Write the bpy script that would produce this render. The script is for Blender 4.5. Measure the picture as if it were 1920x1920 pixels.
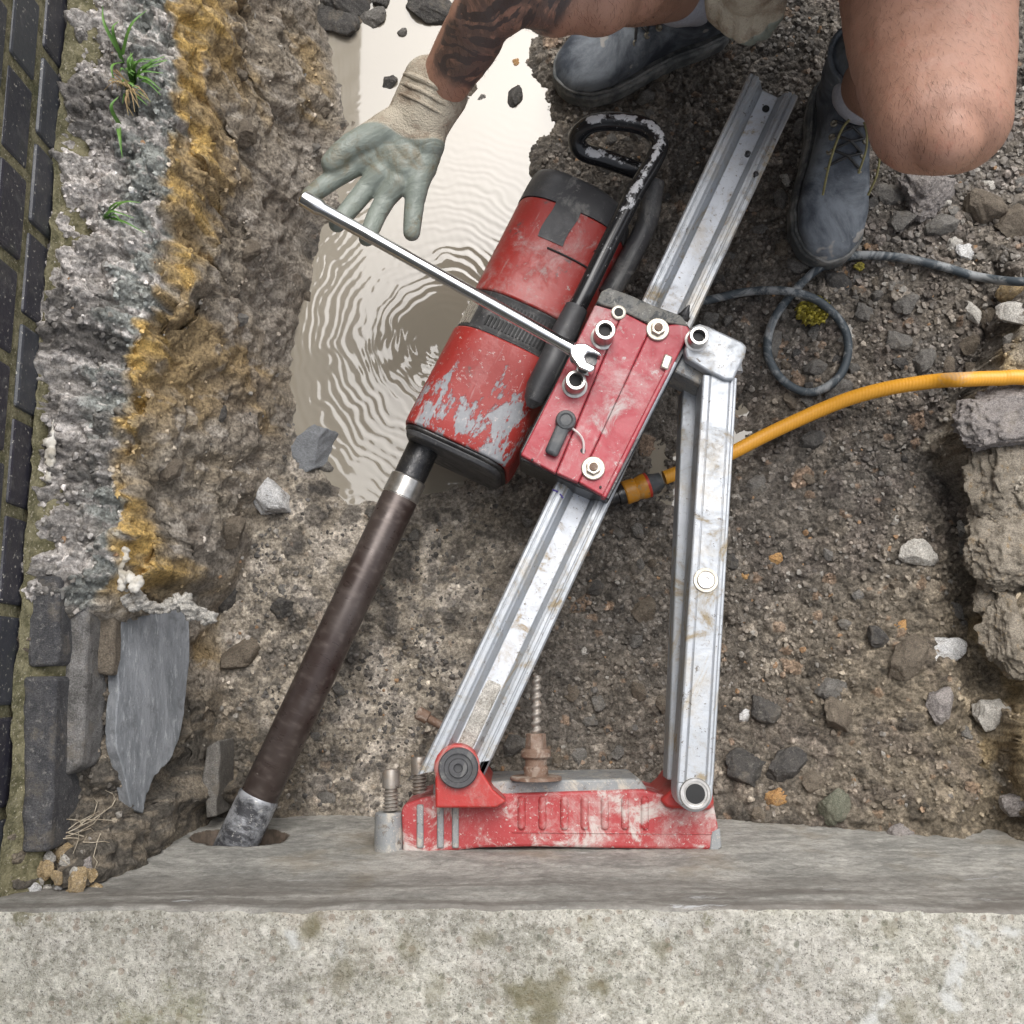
import bpy, bmesh, math, random
import numpy as np
from mathutils import Vector, Matrix
for _o in list(bpy.data.objects): bpy.data.objects.remove(_o)
C = bpy.context.scene
COL = C.collection
R = math.radians
# ------------------------------------------------------------------ camera, light
H = 1.6; TH = math.atan(310/1920); ST, CT = math.sin(TH), math.cos(TH)
cd = bpy.data.cameras.new('camera'); cam = bpy.data.objects.new('camera', cd); COL.objects.link(cam)
cam.location = (0, 0, H); cam.rotation_euler = (TH, 0, 0)
cd.sensor_width = 36; cd.lens = 36; cd.clip_start = 0.02; cd.clip_end = 200
C.camera = cam
C.render.resolution_x = 1024; C.render.resolution_y = 1024
w = bpy.data.worlds.new('World'); C.world = w; w.use_nodes = True
wn = w.node_tree.nodes; wl = w.node_tree.links
bg = wn['Background']
sky = wn.new('ShaderNodeTexSky'); sky.sky_type = 'NISHITA'; sky.sun_disc = False
SUN_EL, SUN_AZ = R(60), R(8)
sky.sun_elevation = SUN_EL; sky.sun_rotation = SUN_AZ; sky.dust_density = 4; sky.air_density = 1.2
hs = wn.new('ShaderNodeHueSaturation'); hs.inputs['Saturation'].default_value = 0.30
wl.new(sky.outputs[0], hs.inputs['Color']); wl.new(hs.outputs[0], bg.inputs['Color'])
bg.inputs['Strength'].default_value = 0.15
sd = bpy.data.lights.new('sun', 'SUN'); sd.energy = 1.5; sd.angle = R(50); sd.color = (1, .985, .965)
so = bpy.data.objects.new('sun', sd); COL.objects.link(so)
sdir = Vector((math.sin(SUN_AZ)*math.cos(SUN_EL), math.cos(SUN_AZ)*math.cos(SUN_EL), math.sin(SUN_EL)))
so.rotation_euler = sdir.to_track_quat('Z', 'Y').to_euler(); so.location = (0, 0, 5)
C.view_settings.view_transform = 'Standard'; C.view_settings.look = 'None'
C.view_settings.exposure = 0.63; C.view_settings.gamma = 1.0

# ------------------------------------------------------------------ helpers
def P(px, py, z):
    v = (960-py)/1920; t = (H-z)/(CT - v*ST)
    return Vector(((px-960)/1920*t, t*(ST+v*CT), z))
def PX(x, y, z):       # world -> photo pixel (numpy ok)
    dz = H-z; dep = y*ST+dz*CT; up = y*CT-dz*ST
    return 960+1920*x/dep, 960-1920*up/dep
def SC(px, py, z): return (P(px+1, py, z)-P(px, py, z)).length   # metres per photo pixel there
def tag(o, label=None, cat=None, group=None, kind=None):
    if label: o['label'] = label
    if cat: o['category'] = cat
    if group: o['group'] = group
    if kind: o['kind'] = kind
    return o
def empty(name, loc, label, cat, group=None):
    o = bpy.data.objects.new(name, None); COL.objects.link(o); o.location = loc; o.empty_display_size = .05
    return tag(o, label, cat, group)
def wroot(o):
    l = Vector((0, 0, 0))
    while o: l += Vector(o.location); o = o.parent
    return l
def link(name, me, mat, parent=None, smooth=True):
    o = bpy.data.objects.new(name, me); COL.objects.link(o)
    if parent is not None:
        o.parent = parent; o.location = -wroot(parent)
    if mat is not None:
        for m in (mat if isinstance(mat, (list, tuple)) else [mat]): me.materials.append(m)
    if smooth and len(me.polygons): me.polygons.foreach_set('use_smooth', [True]*len(me.polygons))
    return o
def bmobj(name, bm, mat, parent=None, bevel=0, seg=2, smooth=True, ang=35):
    bmesh.ops.recalc_face_normals(bm, faces=bm.faces)
    me = bpy.data.meshes.new(name); bm.to_mesh(me); bm.free()
    o = link(name, me, mat, parent, smooth)
    if bevel:
        b = o.modifiers.new('bevel', 'BEVEL'); b.width = bevel; b.segments = seg; b.limit_method = 'ANGLE'; b.angle_limit = R(30)
        b.harden_normals = False
    if smooth:
        try: me.set_sharp_from_angle(angle=R(ang))
        except Exception: pass
    return o
def apply_mods(o):
    bpy.context.view_layer.update()
    dg = bpy.context.evaluated_depsgraph_get()
    me = bpy.data.meshes.new_from_object(o.evaluated_get(dg))
    old = o.data; o.modifiers.clear(); o.data = me; me.name = old.name
    return o
def prism(bm, pts, z0, z1):
    a = [bm.verts.new((p[0], p[1], z0 if z0 is not None else p[2])) for p in pts]
    b = [bm.verts.new((p[0], p[1], z1(p) if callable(z1) else z1)) for p in pts]
    n = len(pts)
    bm.faces.new(a[::-1]); bm.faces.new(b)
    for i in range(n): bm.faces.new((a[i], a[(i+1) % n], b[(i+1) % n], b[i]))
def pprism(bm, pxs, z0, z1, zref=None):
    prism(bm, [P(x, y, z1 if zref is None else zref) for x, y in pxs], z0, z1)
def frame(d):
    d = Vector(d).normalized(); a = Vector((0, 0, 1)) if abs(d.z) < .9 else Vector((1, 0, 0))
    u = d.cross(a).normalized(); return u, d.cross(u).normalized(), d
def cyl(bm, p, q, r1, r2=None, n=24, cap=True, ph=0):
    p, q = Vector(p), Vector(q); r2 = r1 if r2 is None else r2
    u, v, d = frame(q-p)
    A = [bm.verts.new(p+r1*(math.cos(ph+2*math.pi*i/n)*u+math.sin(ph+2*math.pi*i/n)*v)) for i in range(n)]
    B = [bm.verts.new(q+r2*(math.cos(ph+2*math.pi*i/n)*u+math.sin(ph+2*math.pi*i/n)*v)) for i in range(n)]
    for i in range(n): bm.faces.new((A[i], A[(i+1) % n], B[(i+1) % n], B[i]))
    if cap: bm.faces.new(A[::-1]); bm.faces.new(B)
def lathe(bm, p, d, prof, n=32, ph=0):
    """prof: list of (dist along d, radius)"""
    p = Vector(p); u, v, d = frame(d); rings = []
    for s, r in prof:
        if r <= 1e-6: rings.append([bm.verts.new(p+d*s)])
        else: rings.append([bm.verts.new(p+d*s+r*(math.cos(ph+2*math.pi*i/n)*u+math.sin(ph+2*math.pi*i/n)*v)) for i in range(n)])
    for a, b in zip(rings, rings[1:]):
        for i in range(n):
            j = (i+1) % n
            if len(a) == 1 and len(b) == 1: continue
            if len(a) == 1: bm.faces.new((a[0], b[j], b[i]))
            elif len(b) == 1: bm.faces.new((a[i], a[j], b[0]))
            else: bm.faces.new((a[i], a[j], b[j], b[i]))
    if len(rings[0]) > 1: bm.faces.new(rings[0][::-1])
    if len(rings[-1]) > 1: bm.faces.new(rings[-1])
def crom(pts, n=8):
    pts = [Vector(p) for p in pts]; out = []
    q = [pts[0]*2-pts[1]]+pts+[pts[-1]*2-pts[-2]]
    for i in range(1, len(q)-2):
        for k in range(n):
            t = k/n; a, b, c, d = q[i-1], q[i], q[i+1], q[i+2]
            out.append(.5*((2*b)+(c-a)*t+(2*a-5*b+4*c-d)*t*t+(3*b-a-3*c+d)*t*t*t))
    out.append(pts[-1]); return out
def tube(bm, path, r, n=16, cap=True):
    path = [Vector(p) for p in path]; rs = r if isinstance(r, (list, tuple)) else [r]*len(path)
    d0 = (path[1]-path[0]).normalized(); u, v, _ = frame(d0); rings = []
    for i, p in enumerate(path):
        d = (path[min(i+1, len(path)-1)]-path[max(i-1, 0)]).normalized()
        u = (u-d*u.dot(d)).normalized(); v = d.cross(u)
        rings.append([bm.verts.new(p+rs[i]*(math.cos(2*math.pi*k/n)*u+math.sin(2*math.pi*k/n)*v)) for k in range(n)])
    for a, b in zip(rings, rings[1:]):
        for k in range(n): bm.faces.new((a[k], a[(k+1) % n], b[(k+1) % n], b[k]))
    if cap: bm.faces.new(rings[0][::-1]); bm.faces.new(rings[-1])
def obox(bm, c, u, v, w_, hu, hv, hw):
    c = Vector(c); vs = []
    for a in (-1, 1):
        for b in (-1, 1):
            for d in (-1, 1): vs.append(bm.verts.new(c+u*hu*a+v*hv*b+w_*hw*d))
    for f in ((0,1,3,2),(4,6,7,5),(0,4,5,1),(2,3,7,6),(0,2,6,4),(1,5,7,3)): bm.faces.new([vs[i] for i in f])
def ball(bm, c, r, sc=(1, 1, 1), n=2):
    m = Matrix.Translation(Vector(c)) @ Matrix.Diagonal((r*sc[0], r*sc[1], r*sc[2], 1))
    bmesh.ops.create_icosphere(bm, subdivisions=n, radius=1, matrix=m)
def limb(bm, pts):
    """pts: (vector, radius) chain of balls and cones, to be fused by a voxel remesh"""
    for (a, ra), (b, rb) in zip(pts, pts[1:]):
        cyl(bm, a, b, ra, rb, 20)
    for a, ra in pts: ball(bm, a, ra, n=3)
def fuse(name, bm, mat, parent, vox, smooth_it=6, fac=.5):
    bmesh.ops.recalc_face_normals(bm, faces=bm.faces)
    o = bmobj(name, bm, None, parent, smooth=False)
    m = o.modifiers.new('r', 'REMESH'); m.mode = 'VOXEL'; m.voxel_size = vox; m.use_smooth_shade = True
    s = o.modifiers.new('s', 'SMOOTH'); s.factor = fac; s.iterations = smooth_it
    apply_mods(o)
    for mm in (mat if isinstance(mat, (list, tuple)) else [mat]): o.data.materials.append(mm)
    return o
def vcoords(me):
    a = np.empty(len(me.vertices)*3); me.vertices.foreach_get('co', a); return a.reshape(-1, 3)
def set_col(me, rgb, name='col'):
    at = me.color_attributes.new(name, 'FLOAT_COLOR', 'POINT')
    a = np.ones((len(me.vertices), 4)); a[:, :3] = rgb; at.data.foreach_set('color', a.ravel().astype(np.float32))
def set_f(me, f, name):
    at = me.attributes.new(name, 'FLOAT', 'POINT'); at.data.foreach_set('value', np.asarray(f, np.float32).ravel())
# numpy noise
def _h(i, j, s):
    n = (i.astype(np.int64)*374761393+j.astype(np.int64)*668265263+s*982451653) & 0xffffffff
    n = ((n ^ (n >> 13))*1274126177) & 0xffffffff
    n = ((n ^ (n >> 15))*2246822519) & 0xffffffff
    return ((n ^ (n >> 16)) & 0xffffff)/float(0xffffff)
def vn(x, y, s=0):
    i = np.floor(x); j = np.floor(y); fx = x-i; fy = y-j
    fx = fx*fx*fx*(fx*(fx*6-15)+10); fy = fy*fy*fy*(fy*(fy*6-15)+10)
    a = _h(i, j, s); b = _h(i+1, j, s); c = _h(i, j+1, s); d = _h(i+1, j+1, s)
    return (a*(1-fx)+b*fx)*(1-fy)+(c*(1-fx)+d*fx)*fy
def fbm(x, y, o=4, s=0, g=.5):
    r = 0; a = 1; t = 0
    for k in range(o):
        r = r+a*vn(x*2**k+17*k, y*2**k-9*k, s+k); t += a; a *= g
    return r/t
def worley(x, y, s=0):
    i = np.floor(x); j = np.floor(y)
    f1 = np.full(x.shape, 9.); f2 = np.full(x.shape, 9.); idd = np.zeros(x.shape)
    for a in (-1, 0, 1):
        for b in (-1, 0, 1):
            ci = i+a; cj = j+b
            d = np.hypot(ci+.1+.8*_h(ci, cj, s)-x, cj+.1+.8*_h(ci, cj, s+7)-y)
            idv = _h(ci, cj, s+13)
            n = d < f1
            f2 = np.where(n, f1, np.minimum(f2, d)); idd = np.where(n, idv, idd); f1 = np.where(n, d, f1)
    return f1, f2, idd
def sst(a, b, x):
    t = np.clip((x-a)/(b-a), 0, 1); return t*t*(3-2*t)
def mix(a, b, m): return a*(1-m)+b*m

# ------------------------------------------------------------------ materials
class NT:
    def __init__(s, name):
        s.m = bpy.data.materials.new(name); s.m.use_nodes = True
        s.t = s.m.node_tree; s.b = s.t.nodes['Principled BSDF']; s.co = s.n('ShaderNodeTexCoord').outputs['Object']
    def n(s, ty, **k):
        nd = s.t.nodes.new(ty)
        for a, b in k.items(): setattr(nd, a, b)
        return nd
    def set(s, sock, v):
        if isinstance(v, bpy.types.NodeSocket): s.t.links.new(v, sock)
        elif isinstance(v, (tuple, list)) and len(v) == 3 and sock.type == 'RGBA': sock.default_value = (*v, 1)
        else: sock.default_value = v
    def mapv(s, scale, rot=(0, 0, 0), co=None):
        m = s.n('ShaderNodeMapping'); s.set(m.inputs['Vector'], co or s.co); m.inputs['Scale'].default_value = scale
        if rot != (0, 0, 0): m.vector_type = 'TEXTURE'; m.inputs['Scale'].default_value = tuple(1/k for k in scale)
        m.inputs['Rotation'].default_value = rot; return m.outputs[0]
    def noise(s, scale, det=6, rough=.6, co=None, dist=0):
        n = s.n('ShaderNodeTexNoise'); s.set(n.inputs['Vector'], co or s.co)
        n.inputs['Scale'].default_value = scale; n.inputs['Detail'].default_value = det
        n.inputs['Roughness'].default_value = rough; n.inputs['Distortion'].default_value = dist
        return n.outputs['Fac']
    def vor(s, scale, out='Distance', feat='F1', co=None):
        n = s.n('ShaderNodeTexVoronoi', feature=feat); s.set(n.inputs['Vector'], co or s.co); n.inputs['Scale'].default_value = scale
        return n.outputs[out]
    def step(s, v, a, b, lo=0., hi=1.):
        n = s.n('ShaderNodeMapRange', interpolation_type='SMOOTHSTEP'); s.set(n.inputs['Value'], v)
        for k, x in (('From Min', a), ('From Max', b), ('To Min', lo), ('To Max', hi)): n.inputs[k].default_value = x
        return n.outputs[0]
    def mix(s, f, a, b, mode='MIX'):
        n = s.n('ShaderNodeMix', data_type='RGBA', blend_type=mode); s.set(n.inputs['Factor'], f)
        s.set(n.inputs['A'] if False else n.inputs[6], a); s.set(n.inputs[7], b); return n.outputs[2]
    def math(s, op, a, b=0.):
        n = s.n('ShaderNodeMath', operation=op); s.set(n.inputs[0], a); s.set(n.inputs[1], b); return n.outputs[0]
    def attr(s, name, out='Color'):
        n = s.n('ShaderNodeAttribute', attribute_name=name); return n.outputs[out]
    def bump(s, h, st=.3, d=.002, nrm=None):
        n = s.n('ShaderNodeBump'); s.set(n.inputs['Height'], h); n.inputs['Strength'].default_value = st; n.inputs['Distance'].default_value = d
        if nrm: s.set(n.inputs['Normal'], nrm)
        s.set(s.b.inputs['Normal'], n.outputs[0]); return n.outputs[0]
    def out(s, col, rough=.6, metal=0., **k):
        s.set(s.b.inputs['Base Color'], col); s.set(s.b.inputs['Roughness'], rough); s.set(s.b.inputs['Metallic'], metal)
        for a, b in k.items(): s.set(s.b.inputs[a.replace('_', ' ')], b)
        return s.m
M = {}
def worn(name, base, base2, dust, dustth, dark, darkth, rough=.45, metal=0., scale=14, chip=.62, scr=True, chipcol=None):
    t = NT(name)
    c = t.mix(t.noise(scale*1.5, 5), base, base2)
    n1 = t.noise(scale, 9, .72, dist=.6)
    c = t.mix(t.step(n1, dustth, dustth+.13), c, dust)
    n2 = t.noise(scale*2.6, 8, .7, co=t.mapv((1, 1.3, 1), (0, 0, .6)), dist=.4)
    c = t.mix(t.math('MULTIPLY', t.step(n2, darkth, darkth+.08), .85), c, dark)
    n3 = t.noise(scale*9, 6, .7); c = t.mix(t.step(n3, chip, chip+.03), c, chipcol or dust)
    n5 = t.noise(scale*.8, 10, .8, co=t.mapv((1, 1, 1), (.5, .2, 1.9)), dist=.3); c = t.mix(t.step(n5, .47, .68, 0, .55), c, dust); n6 = t.noise(scale*2, 10, .85, co=t.mapv((1, 1, 1), (1, .7, .2)))
    c = t.mix(t.step(n6, .60, .62, 0, .85), c, chipcol or dust); c = t.mix(t.step(t.noise(scale*14, 5, .8), .60, .66, 0, .55), c, dark)
    if scr:
        n4 = t.noise(60, 4, .6, co=t.mapv((1, .07, 1), (0, 0, -.45)))
        c = t.mix(t.math('MULTIPLY', t.step(n4, .64, .70), .45), c, dust)
    r = t.step(n1, dustth-.1, dustth+.15, rough, .85)
    t.bump(t.math('ADD', t.noise(scale*9, 6), t.math('MULTIPLY', n1, 2.)), .25, .0012)
    M[name] = t.out(c, r, metal)
worn('red_paint', (.40,.036,.028), (.29,.032,.027), (.40,.34,.32), .56, (.11,.065,.06), .585, .36, chip=.66)
worn('carriage_red', (.42,.04,.058), (.33,.042,.052), (.50,.45,.43), .58, (.25,.2,.15), .63, .4, scale=16, chip=.64)
worn('base_red', (.40,.035,.04), (.30,.035,.035), (.50,.44,.41), .51, (.2,.17,.15), .62, .5, scale=20, chip=.61)
worn('lug_red', (.42,.03,.025), (.36,.03,.025), (.35,.28,.25), .66, (.08,.03,.02), .63, .4, scale=18, chip=.69)
def housing():
    t = NT('housing_worn'); c = t.mix(t.noise(14, 5), (.40,.036,.028), (.29,.032,.027))
    n = t.noise(13, 10, .70, co=t.mapv((1, .42, 1), (0, 0, -.44)), dist=.15); m = t.step(n, .575, .60)
    g = t.mix(t.noise(60, 8, .8), (.15,.155,.165), (.44,.45,.47)); c = t.mix(m, c, g)
    c = t.mix(t.step(t.noise(120, 7, .8), .60, .63, 0, .85), c, (.6,.5,.47)); c = t.mix(t.step(t.noise(26, 8, .75), .60, .68, 0, .8), c, (.12,.09,.08))
    s_ = t.noise(70, 3, .6, co=t.mapv((1, .06, 1), (0, 0, -.42))); c = t.mix(t.step(s_, .62, .68, 0, .5), c, (.5,.45,.44))
    t.bump(t.math('ADD', t.math('MULTIPLY', m, -1.5), t.noise(130, 6)), .4, .0012); M['housing_worn'] = t.out(c, t.step(n, .48, .52, .36, .5))
housing()
worn('black_plastic', (.034,.034,.037), (.070,.070,.074), (.19,.185,.175), .53, (.05,.045,.04), .60, .42, chip=.66)
worn('vent_plastic', (.022,.022,.024), (.04,.04,.04), (.22,.21,.2), .57, (.03,.03,.03), .6, .45, scale=26, chip=.63)
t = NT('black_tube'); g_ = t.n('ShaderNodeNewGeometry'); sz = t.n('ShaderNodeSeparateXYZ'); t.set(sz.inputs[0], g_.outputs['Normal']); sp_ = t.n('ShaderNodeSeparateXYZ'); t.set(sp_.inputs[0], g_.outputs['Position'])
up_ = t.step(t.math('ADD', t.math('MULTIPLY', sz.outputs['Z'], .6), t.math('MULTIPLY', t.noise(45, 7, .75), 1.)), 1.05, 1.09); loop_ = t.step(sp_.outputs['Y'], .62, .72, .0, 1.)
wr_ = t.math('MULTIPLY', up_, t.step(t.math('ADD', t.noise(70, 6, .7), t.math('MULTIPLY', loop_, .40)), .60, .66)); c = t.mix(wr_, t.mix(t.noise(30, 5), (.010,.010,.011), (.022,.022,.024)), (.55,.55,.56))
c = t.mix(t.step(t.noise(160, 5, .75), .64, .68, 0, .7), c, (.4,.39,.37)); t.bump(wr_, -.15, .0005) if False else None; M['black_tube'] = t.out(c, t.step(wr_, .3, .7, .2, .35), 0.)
worn('dirty_block', (.10,.11,.12), (.2,.18,.14), (.34,.33,.3), .52, (.03,.035,.04), .5, .6, scale=26)
worn('alu', (.46,.48,.51), (.33,.35,.37), (.33,.27,.18), .54, (.14,.11,.08), .63, .40, metal=.42, scale=15, chip=.64, chipcol=(.1,.08,.06))
worn('alu_floor', (.60,.63,.68), (.50,.52,.55), (.36,.29,.2), .53, (.14,.10,.07), .635, .42, metal=.2, scale=19, chip=.62, chipcol=(.12,.09,.06))
worn('base_alu', (.30,.31,.31), (.20,.21,.22), (.48,.44,.38), .50, (.12,.09,.07), .56, .55, metal=.2, scale=34, chip=.6)
worn('rust', (.13,.07,.045), (.20,.13,.09), (.34,.28,.23), .52, (.05,.03,.02), .58, .7, scale=40, chip=.66)
worn('thread_steel', (.24,.21,.18), (.36,.34,.31), (.3,.2,.13), .58, (.06,.045,.03), .58, .45, metal=.5, scale=40)
worn('dark_steel', (.035,.035,.037), (.06,.06,.062), (.2,.19,.18), .66, (.01,.01,.01), .6, .3, metal=.6, scale=30)
worn('orange_plastic', (.62,.26,.015), (.5,.22,.02), (.35,.27,.15), .58, (.12,.06,.02), .62, .4, scale=30)
def simple(name, a, b, sc, rough, metal=0., bump=.1, **k):
    t = NT(name); n = t.noise(sc, 6, .65); t.bump(n, bump, .001); M[name] = t.out(t.mix(t.step(n, .35, .65), a, b), rough, metal, **k)
simple('chrome', (.80,.80,.80), (.68,.68,.68), 60, .17, 1., .03)
simple('chrome_dull', (.62,.60,.57), (.45,.43,.40), 90, .28, .9, .06)
simple('washer', (.58,.54,.46), (.40,.36,.30), 120, .35, .5, .1)
simple('black_hole', (.004,.004,.004), (.008,.008,.008), 40, .6)
simple('rubber_black', (.018,.018,.018), (.04,.04,.04), 60, .5)
simple('rubber_grey', (.055,.06,.065), (.11,.11,.11), 50, .55)
simple('ring_red', (.5,.04,.02), (.4,.05,.03), 60, .4)
simple('wire_white', (.7,.62,.6), (.6,.5,.48), 60, .5)
simple('marker', (.05,.02,.22), (.06,.03,.28), 60, .5)
simple('sock', (.46,.46,.50), (.38,.38,.43), 260, .9, bump=.6)
simple('shorts', (.012,.013,.018), (.022,.022,.026), 120, .9)
simple('shirt', (.02,.022,.03), (.03,.032,.04), 120, .9)
simple('hair', (.045,.025,.014), (.09,.05,.03), 200, .6)
simple('lace', (.30,.27,.12), (.2,.18,.08), 200, .8)
simple('hole_mud_shade', (.075,.06,.047), (.13,.10,.078), 90, .4, bump=.8)
simple('eyelet', (.35,.32,.25), (.2,.18,.14), 100, .4, .6)
simple('root', (.5,.44,.34), (.34,.28,.2), 100, .8)
simple('dry_grass', (.42,.32,.16), (.3,.2,.1), 60, .8)
simple('grass', (.085,.20,.035), (.15,.29,.06), 40, .5)
simple('yellow_net', (.40,.34,.04), (.20,.17,.04), 110, .75, bump=.9)
simple('grout', (.40,.36,.29), (.66,.63,.57), 40, .9, bump=.8)
# core bit: brown steel with turned rings
t = NT('bit_steel'); n = t.noise(9, 5); n2 = t.noise(90, 3, .5, co=t.mapv((.25, 1, 1), (0, 0, -.42)))
c = t.mix(t.step(n, .35, .65), (.048,.032,.028), (.088,.070,.063)); c = t.mix(t.step(n2, .5, .75, 0, .35), c, (.22,.18,.16))
c = t.mix(t.step(t.noise(30, 7, .7), .66, .72), c, (.3,.27,.24)); t.bump(n2, .1, .0005); M['bit_steel'] = t.out(c, t.step(n2, .3, .7, .26, .42), .35)
t = NT('crown'); n = t.noise(45, 7, .7, co=t.mapv((1, .35, 1), (0, 0, 1.13))); c = t.mix(t.step(n, .38, .62), (.05,.05,.055), (.42,.43,.45)); c = t.mix(t.step(t.noise(140, 5, .75), .58, .64, 0, .7), c, (.5,.49,.46))
t.bump(t.noise(120, 5), .3, .001); M['crown'] = t.out(c, t.step(n, .4, .6, .6, .35), .4)
# skin
t = NT('skin'); n = t.noise(9, 5); c = t.mix(n, (.365,.190,.128), (.465,.262,.188)); c = t.mix(t.step(t.noise(45, 4), .55, .8, 0, .5), c, (.42,.15,.10))
hair = t.noise(820, 3, .7, co=t.mapv((1, .09, .4), (0, 0, .35)), dist=1.6)
c = t.mix(t.math('MULTIPLY', t.step(hair, .54, .64, 0, .4), t.step(t.noise(14, 3), .30, .60, .25, 1.)), c, (.12,.06,.035))
tat = t.attr('tattoo', 'Fac'); v1 = t.vor(34, co=t.mapv((1, 1, 1), (0, 0, 0))); nn = t.noise(19, 6, .65, dist=2.0)
ink = t.step(nn, .30, .54); wv = t.step(t.math('SINE', t.math('MULTIPLY', t.noise(11, 4, .55, dist=1.3), 38.)), -.55, .35)
ink = t.math('MULTIPLY', t.math('MAXIMUM', t.math('MULTIPLY', ink, .75), t.math('MULTIPLY', wv, .92)), t.math('MULTIPLY', tat, .95))
c = t.mix(ink, c, (.045,.045,.048)); t.bump(t.math('ADD', t.math('ADD', t.noise(350, 3), hair), t.math('MULTIPLY', t.noise(26, 4), 5.)), .3, .0012)
M['skin'] = t.out(c, .5, 0., Subsurface_Weight=.08, Subsurface_Radius=(.01,.004,.002))
# gloves
t = NT('glove'); g = t.attr('coat', 'Fac'); kn = t.math('SINE', t.math('MULTIPLY', t.noise(1, 0, .5, co=t.mapv((1,1,1))), 1.))
cream = t.mix(t.step(t.noise(30, 6, .7), .42, .68), (.44,.385,.30), (.25,.19,.135))
gm = t.mix(t.noise(22, 5), (.185,.210,.180), (.250,.275,.240)); gm = t.mix(t.step(t.noise(26, 8, .75, dist=.7), .48, .68), gm, (.17,.15,.10))
gm = t.mix(t.step(t.noise(60, 6, .7), .63, .7), gm, (.12,.11,.08))
wr = t.math('ADD', t.noise(48, 4, .6, co=t.mapv((.45, 1, .6), (0, 0, .5)), dist=1.2), t.math('MULTIPLY', t.noise(150, 4, .6, co=t.mapv((.35, 1, .6), (0, 0, .5))), .4))
h = t.mix(g, t.noise(420, 2), wr); t.bump(h, .75, .004)
M['glove'] = t.out(t.mix(g, cream, gm), t.math('SUBTRACT', .9, t.math('MULTIPLY', g, .42)))
# boots
t = NT('boot_leather'); n = t.noise(11, 7, .7, dist=.5); c = t.mix(t.noise(30, 5), (.022,.028,.040), (.045,.055,.072))
c = t.mix(t.step(n, .40, .68, 0, .85), c, (.24,.265,.29)); c = t.mix(t.step(t.noise(38, 8, .7), .64, .70), c, (.33,.33,.31))
c = t.mix(t.step(t.noise(17, 3, .5), .66, .69, 0, .7), c, (.40,.37,.33))
t.bump(t.math('ADD', t.noise(130, 6, .7), t.math('MULTIPLY', t.noise(28, 4, dist=1.), 1.5)), .35, .0016); M['boot_leather'] = t.out(c, t.step(n, .4, .7, .5, .85))
t = NT('boot_sole'); n = t.noise(20, 6, .7); t.bump(n, .4, .002); M['boot_sole'] = t.out(t.mix(t.step(n, .4, .65), (.07,.075,.075), (.24,.235,.22)), .8)
# cable, hose
t = NT('cable'); n = t.noise(16, 7, .7, co=t.mapv((1, 1, 1)), dist=1.2); n2 = t.noise(70, 5)
c = t.mix(t.step(n, .48, .60, 0, .8), (.045,.058,.068), (.30,.31,.31)); c = t.mix(t.step(n2, .6, .7, 0, .6), c, (.15,.14,.13)); t.bump(n2, .3, .001); M['cable'] = t.out(c, .6)
t = NT('hose'); n = t.noise(14, 7, .7, dist=.6); wvn = t.n('ShaderNodeTexWave', wave_type='BANDS'); wvn.inputs['Scale'].default_value = 75; t.set(wvn.inputs['Vector'], t.mapv((1, 1.5, 0)))
c = t.mix(t.step(n, .58, .66, 0, .7), (.72,.33,.025), (.45,.33,.22)); c = t.mix(t.math('MULTIPLY', wvn.outputs['Fac'], .3), c, (.85,.42,.06)); t.bump(wvn.outputs['Fac'], .15, .001); M['hose'] = t.out(c, .42)
# ground
t = NT('ground'); col = t.attr('col'); wet = t.attr('wet', 'Fac')
n = t.noise(190, 7, .75); n2 = t.noise(650, 4, .7); nl = t.noise(35, 5)
c = t.mix(1., col, t.mix(t.step(n, .34, .66), (.50,.48,.46), (1.55,1.55,1.55)), 'MULTIPLY')
c = t.mix(1., c, t.mix(t.step(nl, .3, .7), (.78,.77,.75), (1.15,1.15,1.15)), 'MULTIPLY')
c = t.mix(t.step(n2, .66, .73, 0, .7), c, (.5,.46,.40)); c = t.mix(t.step(t.noise(420, 5, .7), .62, .68, 0, .6), c, (.03,.026,.022))
v = t.vor(260); t.bump(t.math('ADD', t.math('MULTIPLY', n, 1.6), t.math('ADD', n2, t.math('MULTIPLY', v, -.6))), .8, .0032)
r = t.math('SUBTRACT', t.math('MULTIPLY', t.noise(60, 5), .35), t.math('MULTIPLY', wet, .42)); M['ground'] = t.out(c, t.math('ADD', r, .70))
# stones with vertex colour
t = NT('gravel'); col = t.attr('col'); n = t.noise(230, 6, .7); c = t.mix(1., col, t.mix(t.step(n, .3, .7), (.62,.6,.58), (1.35,1.35,1.35)), 'MULTIPLY')
c = t.mix(t.step(t.noise(500, 3), .66, .72, 0, .6), c, (.45,.42,.38)); t.bump(n, .55, .002); M['gravel'] = t.out(c, t.step(t.noise(20, 4), .4, .6, .42, .8))
def stone(name, a, b, c3, rough=.75, sc=60):
    t = NT(name); t.co = t.n('ShaderNodeNewGeometry').outputs['Position']; n = t.noise(sc, 9, .75, dist=.4); c = t.mix(t.step(n, .35, .65), a, b); c = t.mix(t.step(t.noise(sc*2.4, 7, .75), .54, .66), c, c3)
    k = t.noise(520, 5, .75); c = t.mix(1., c, t.mix(t.step(k, .36, .64), (.62,.61,.6), (1.32,1.32,1.32)), 'MULTIPLY')
    c = t.mix(t.step(t.noise(24, 8, .75), .52, .66, 0, .5), c, (.20,.17,.13)); c = t.mix(t.step(t.noise(700, 3), .66, .70, 0, .5), c, (.5,.48,.44))
    t.bump(t.math('ADD', n, t.noise(300, 6, .75)), .8, .004); M[name] = t.out(c, rough)
stone('st_dark', (.045,.042,.04), (.085,.078,.07), (.16,.15,.13), .5)
stone('st_grey', (.12,.112,.10), (.20,.188,.17), (.075,.068,.06))
stone('st_brown', (.115,.092,.068), (.18,.148,.11), (.08,.062,.045))
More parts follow.
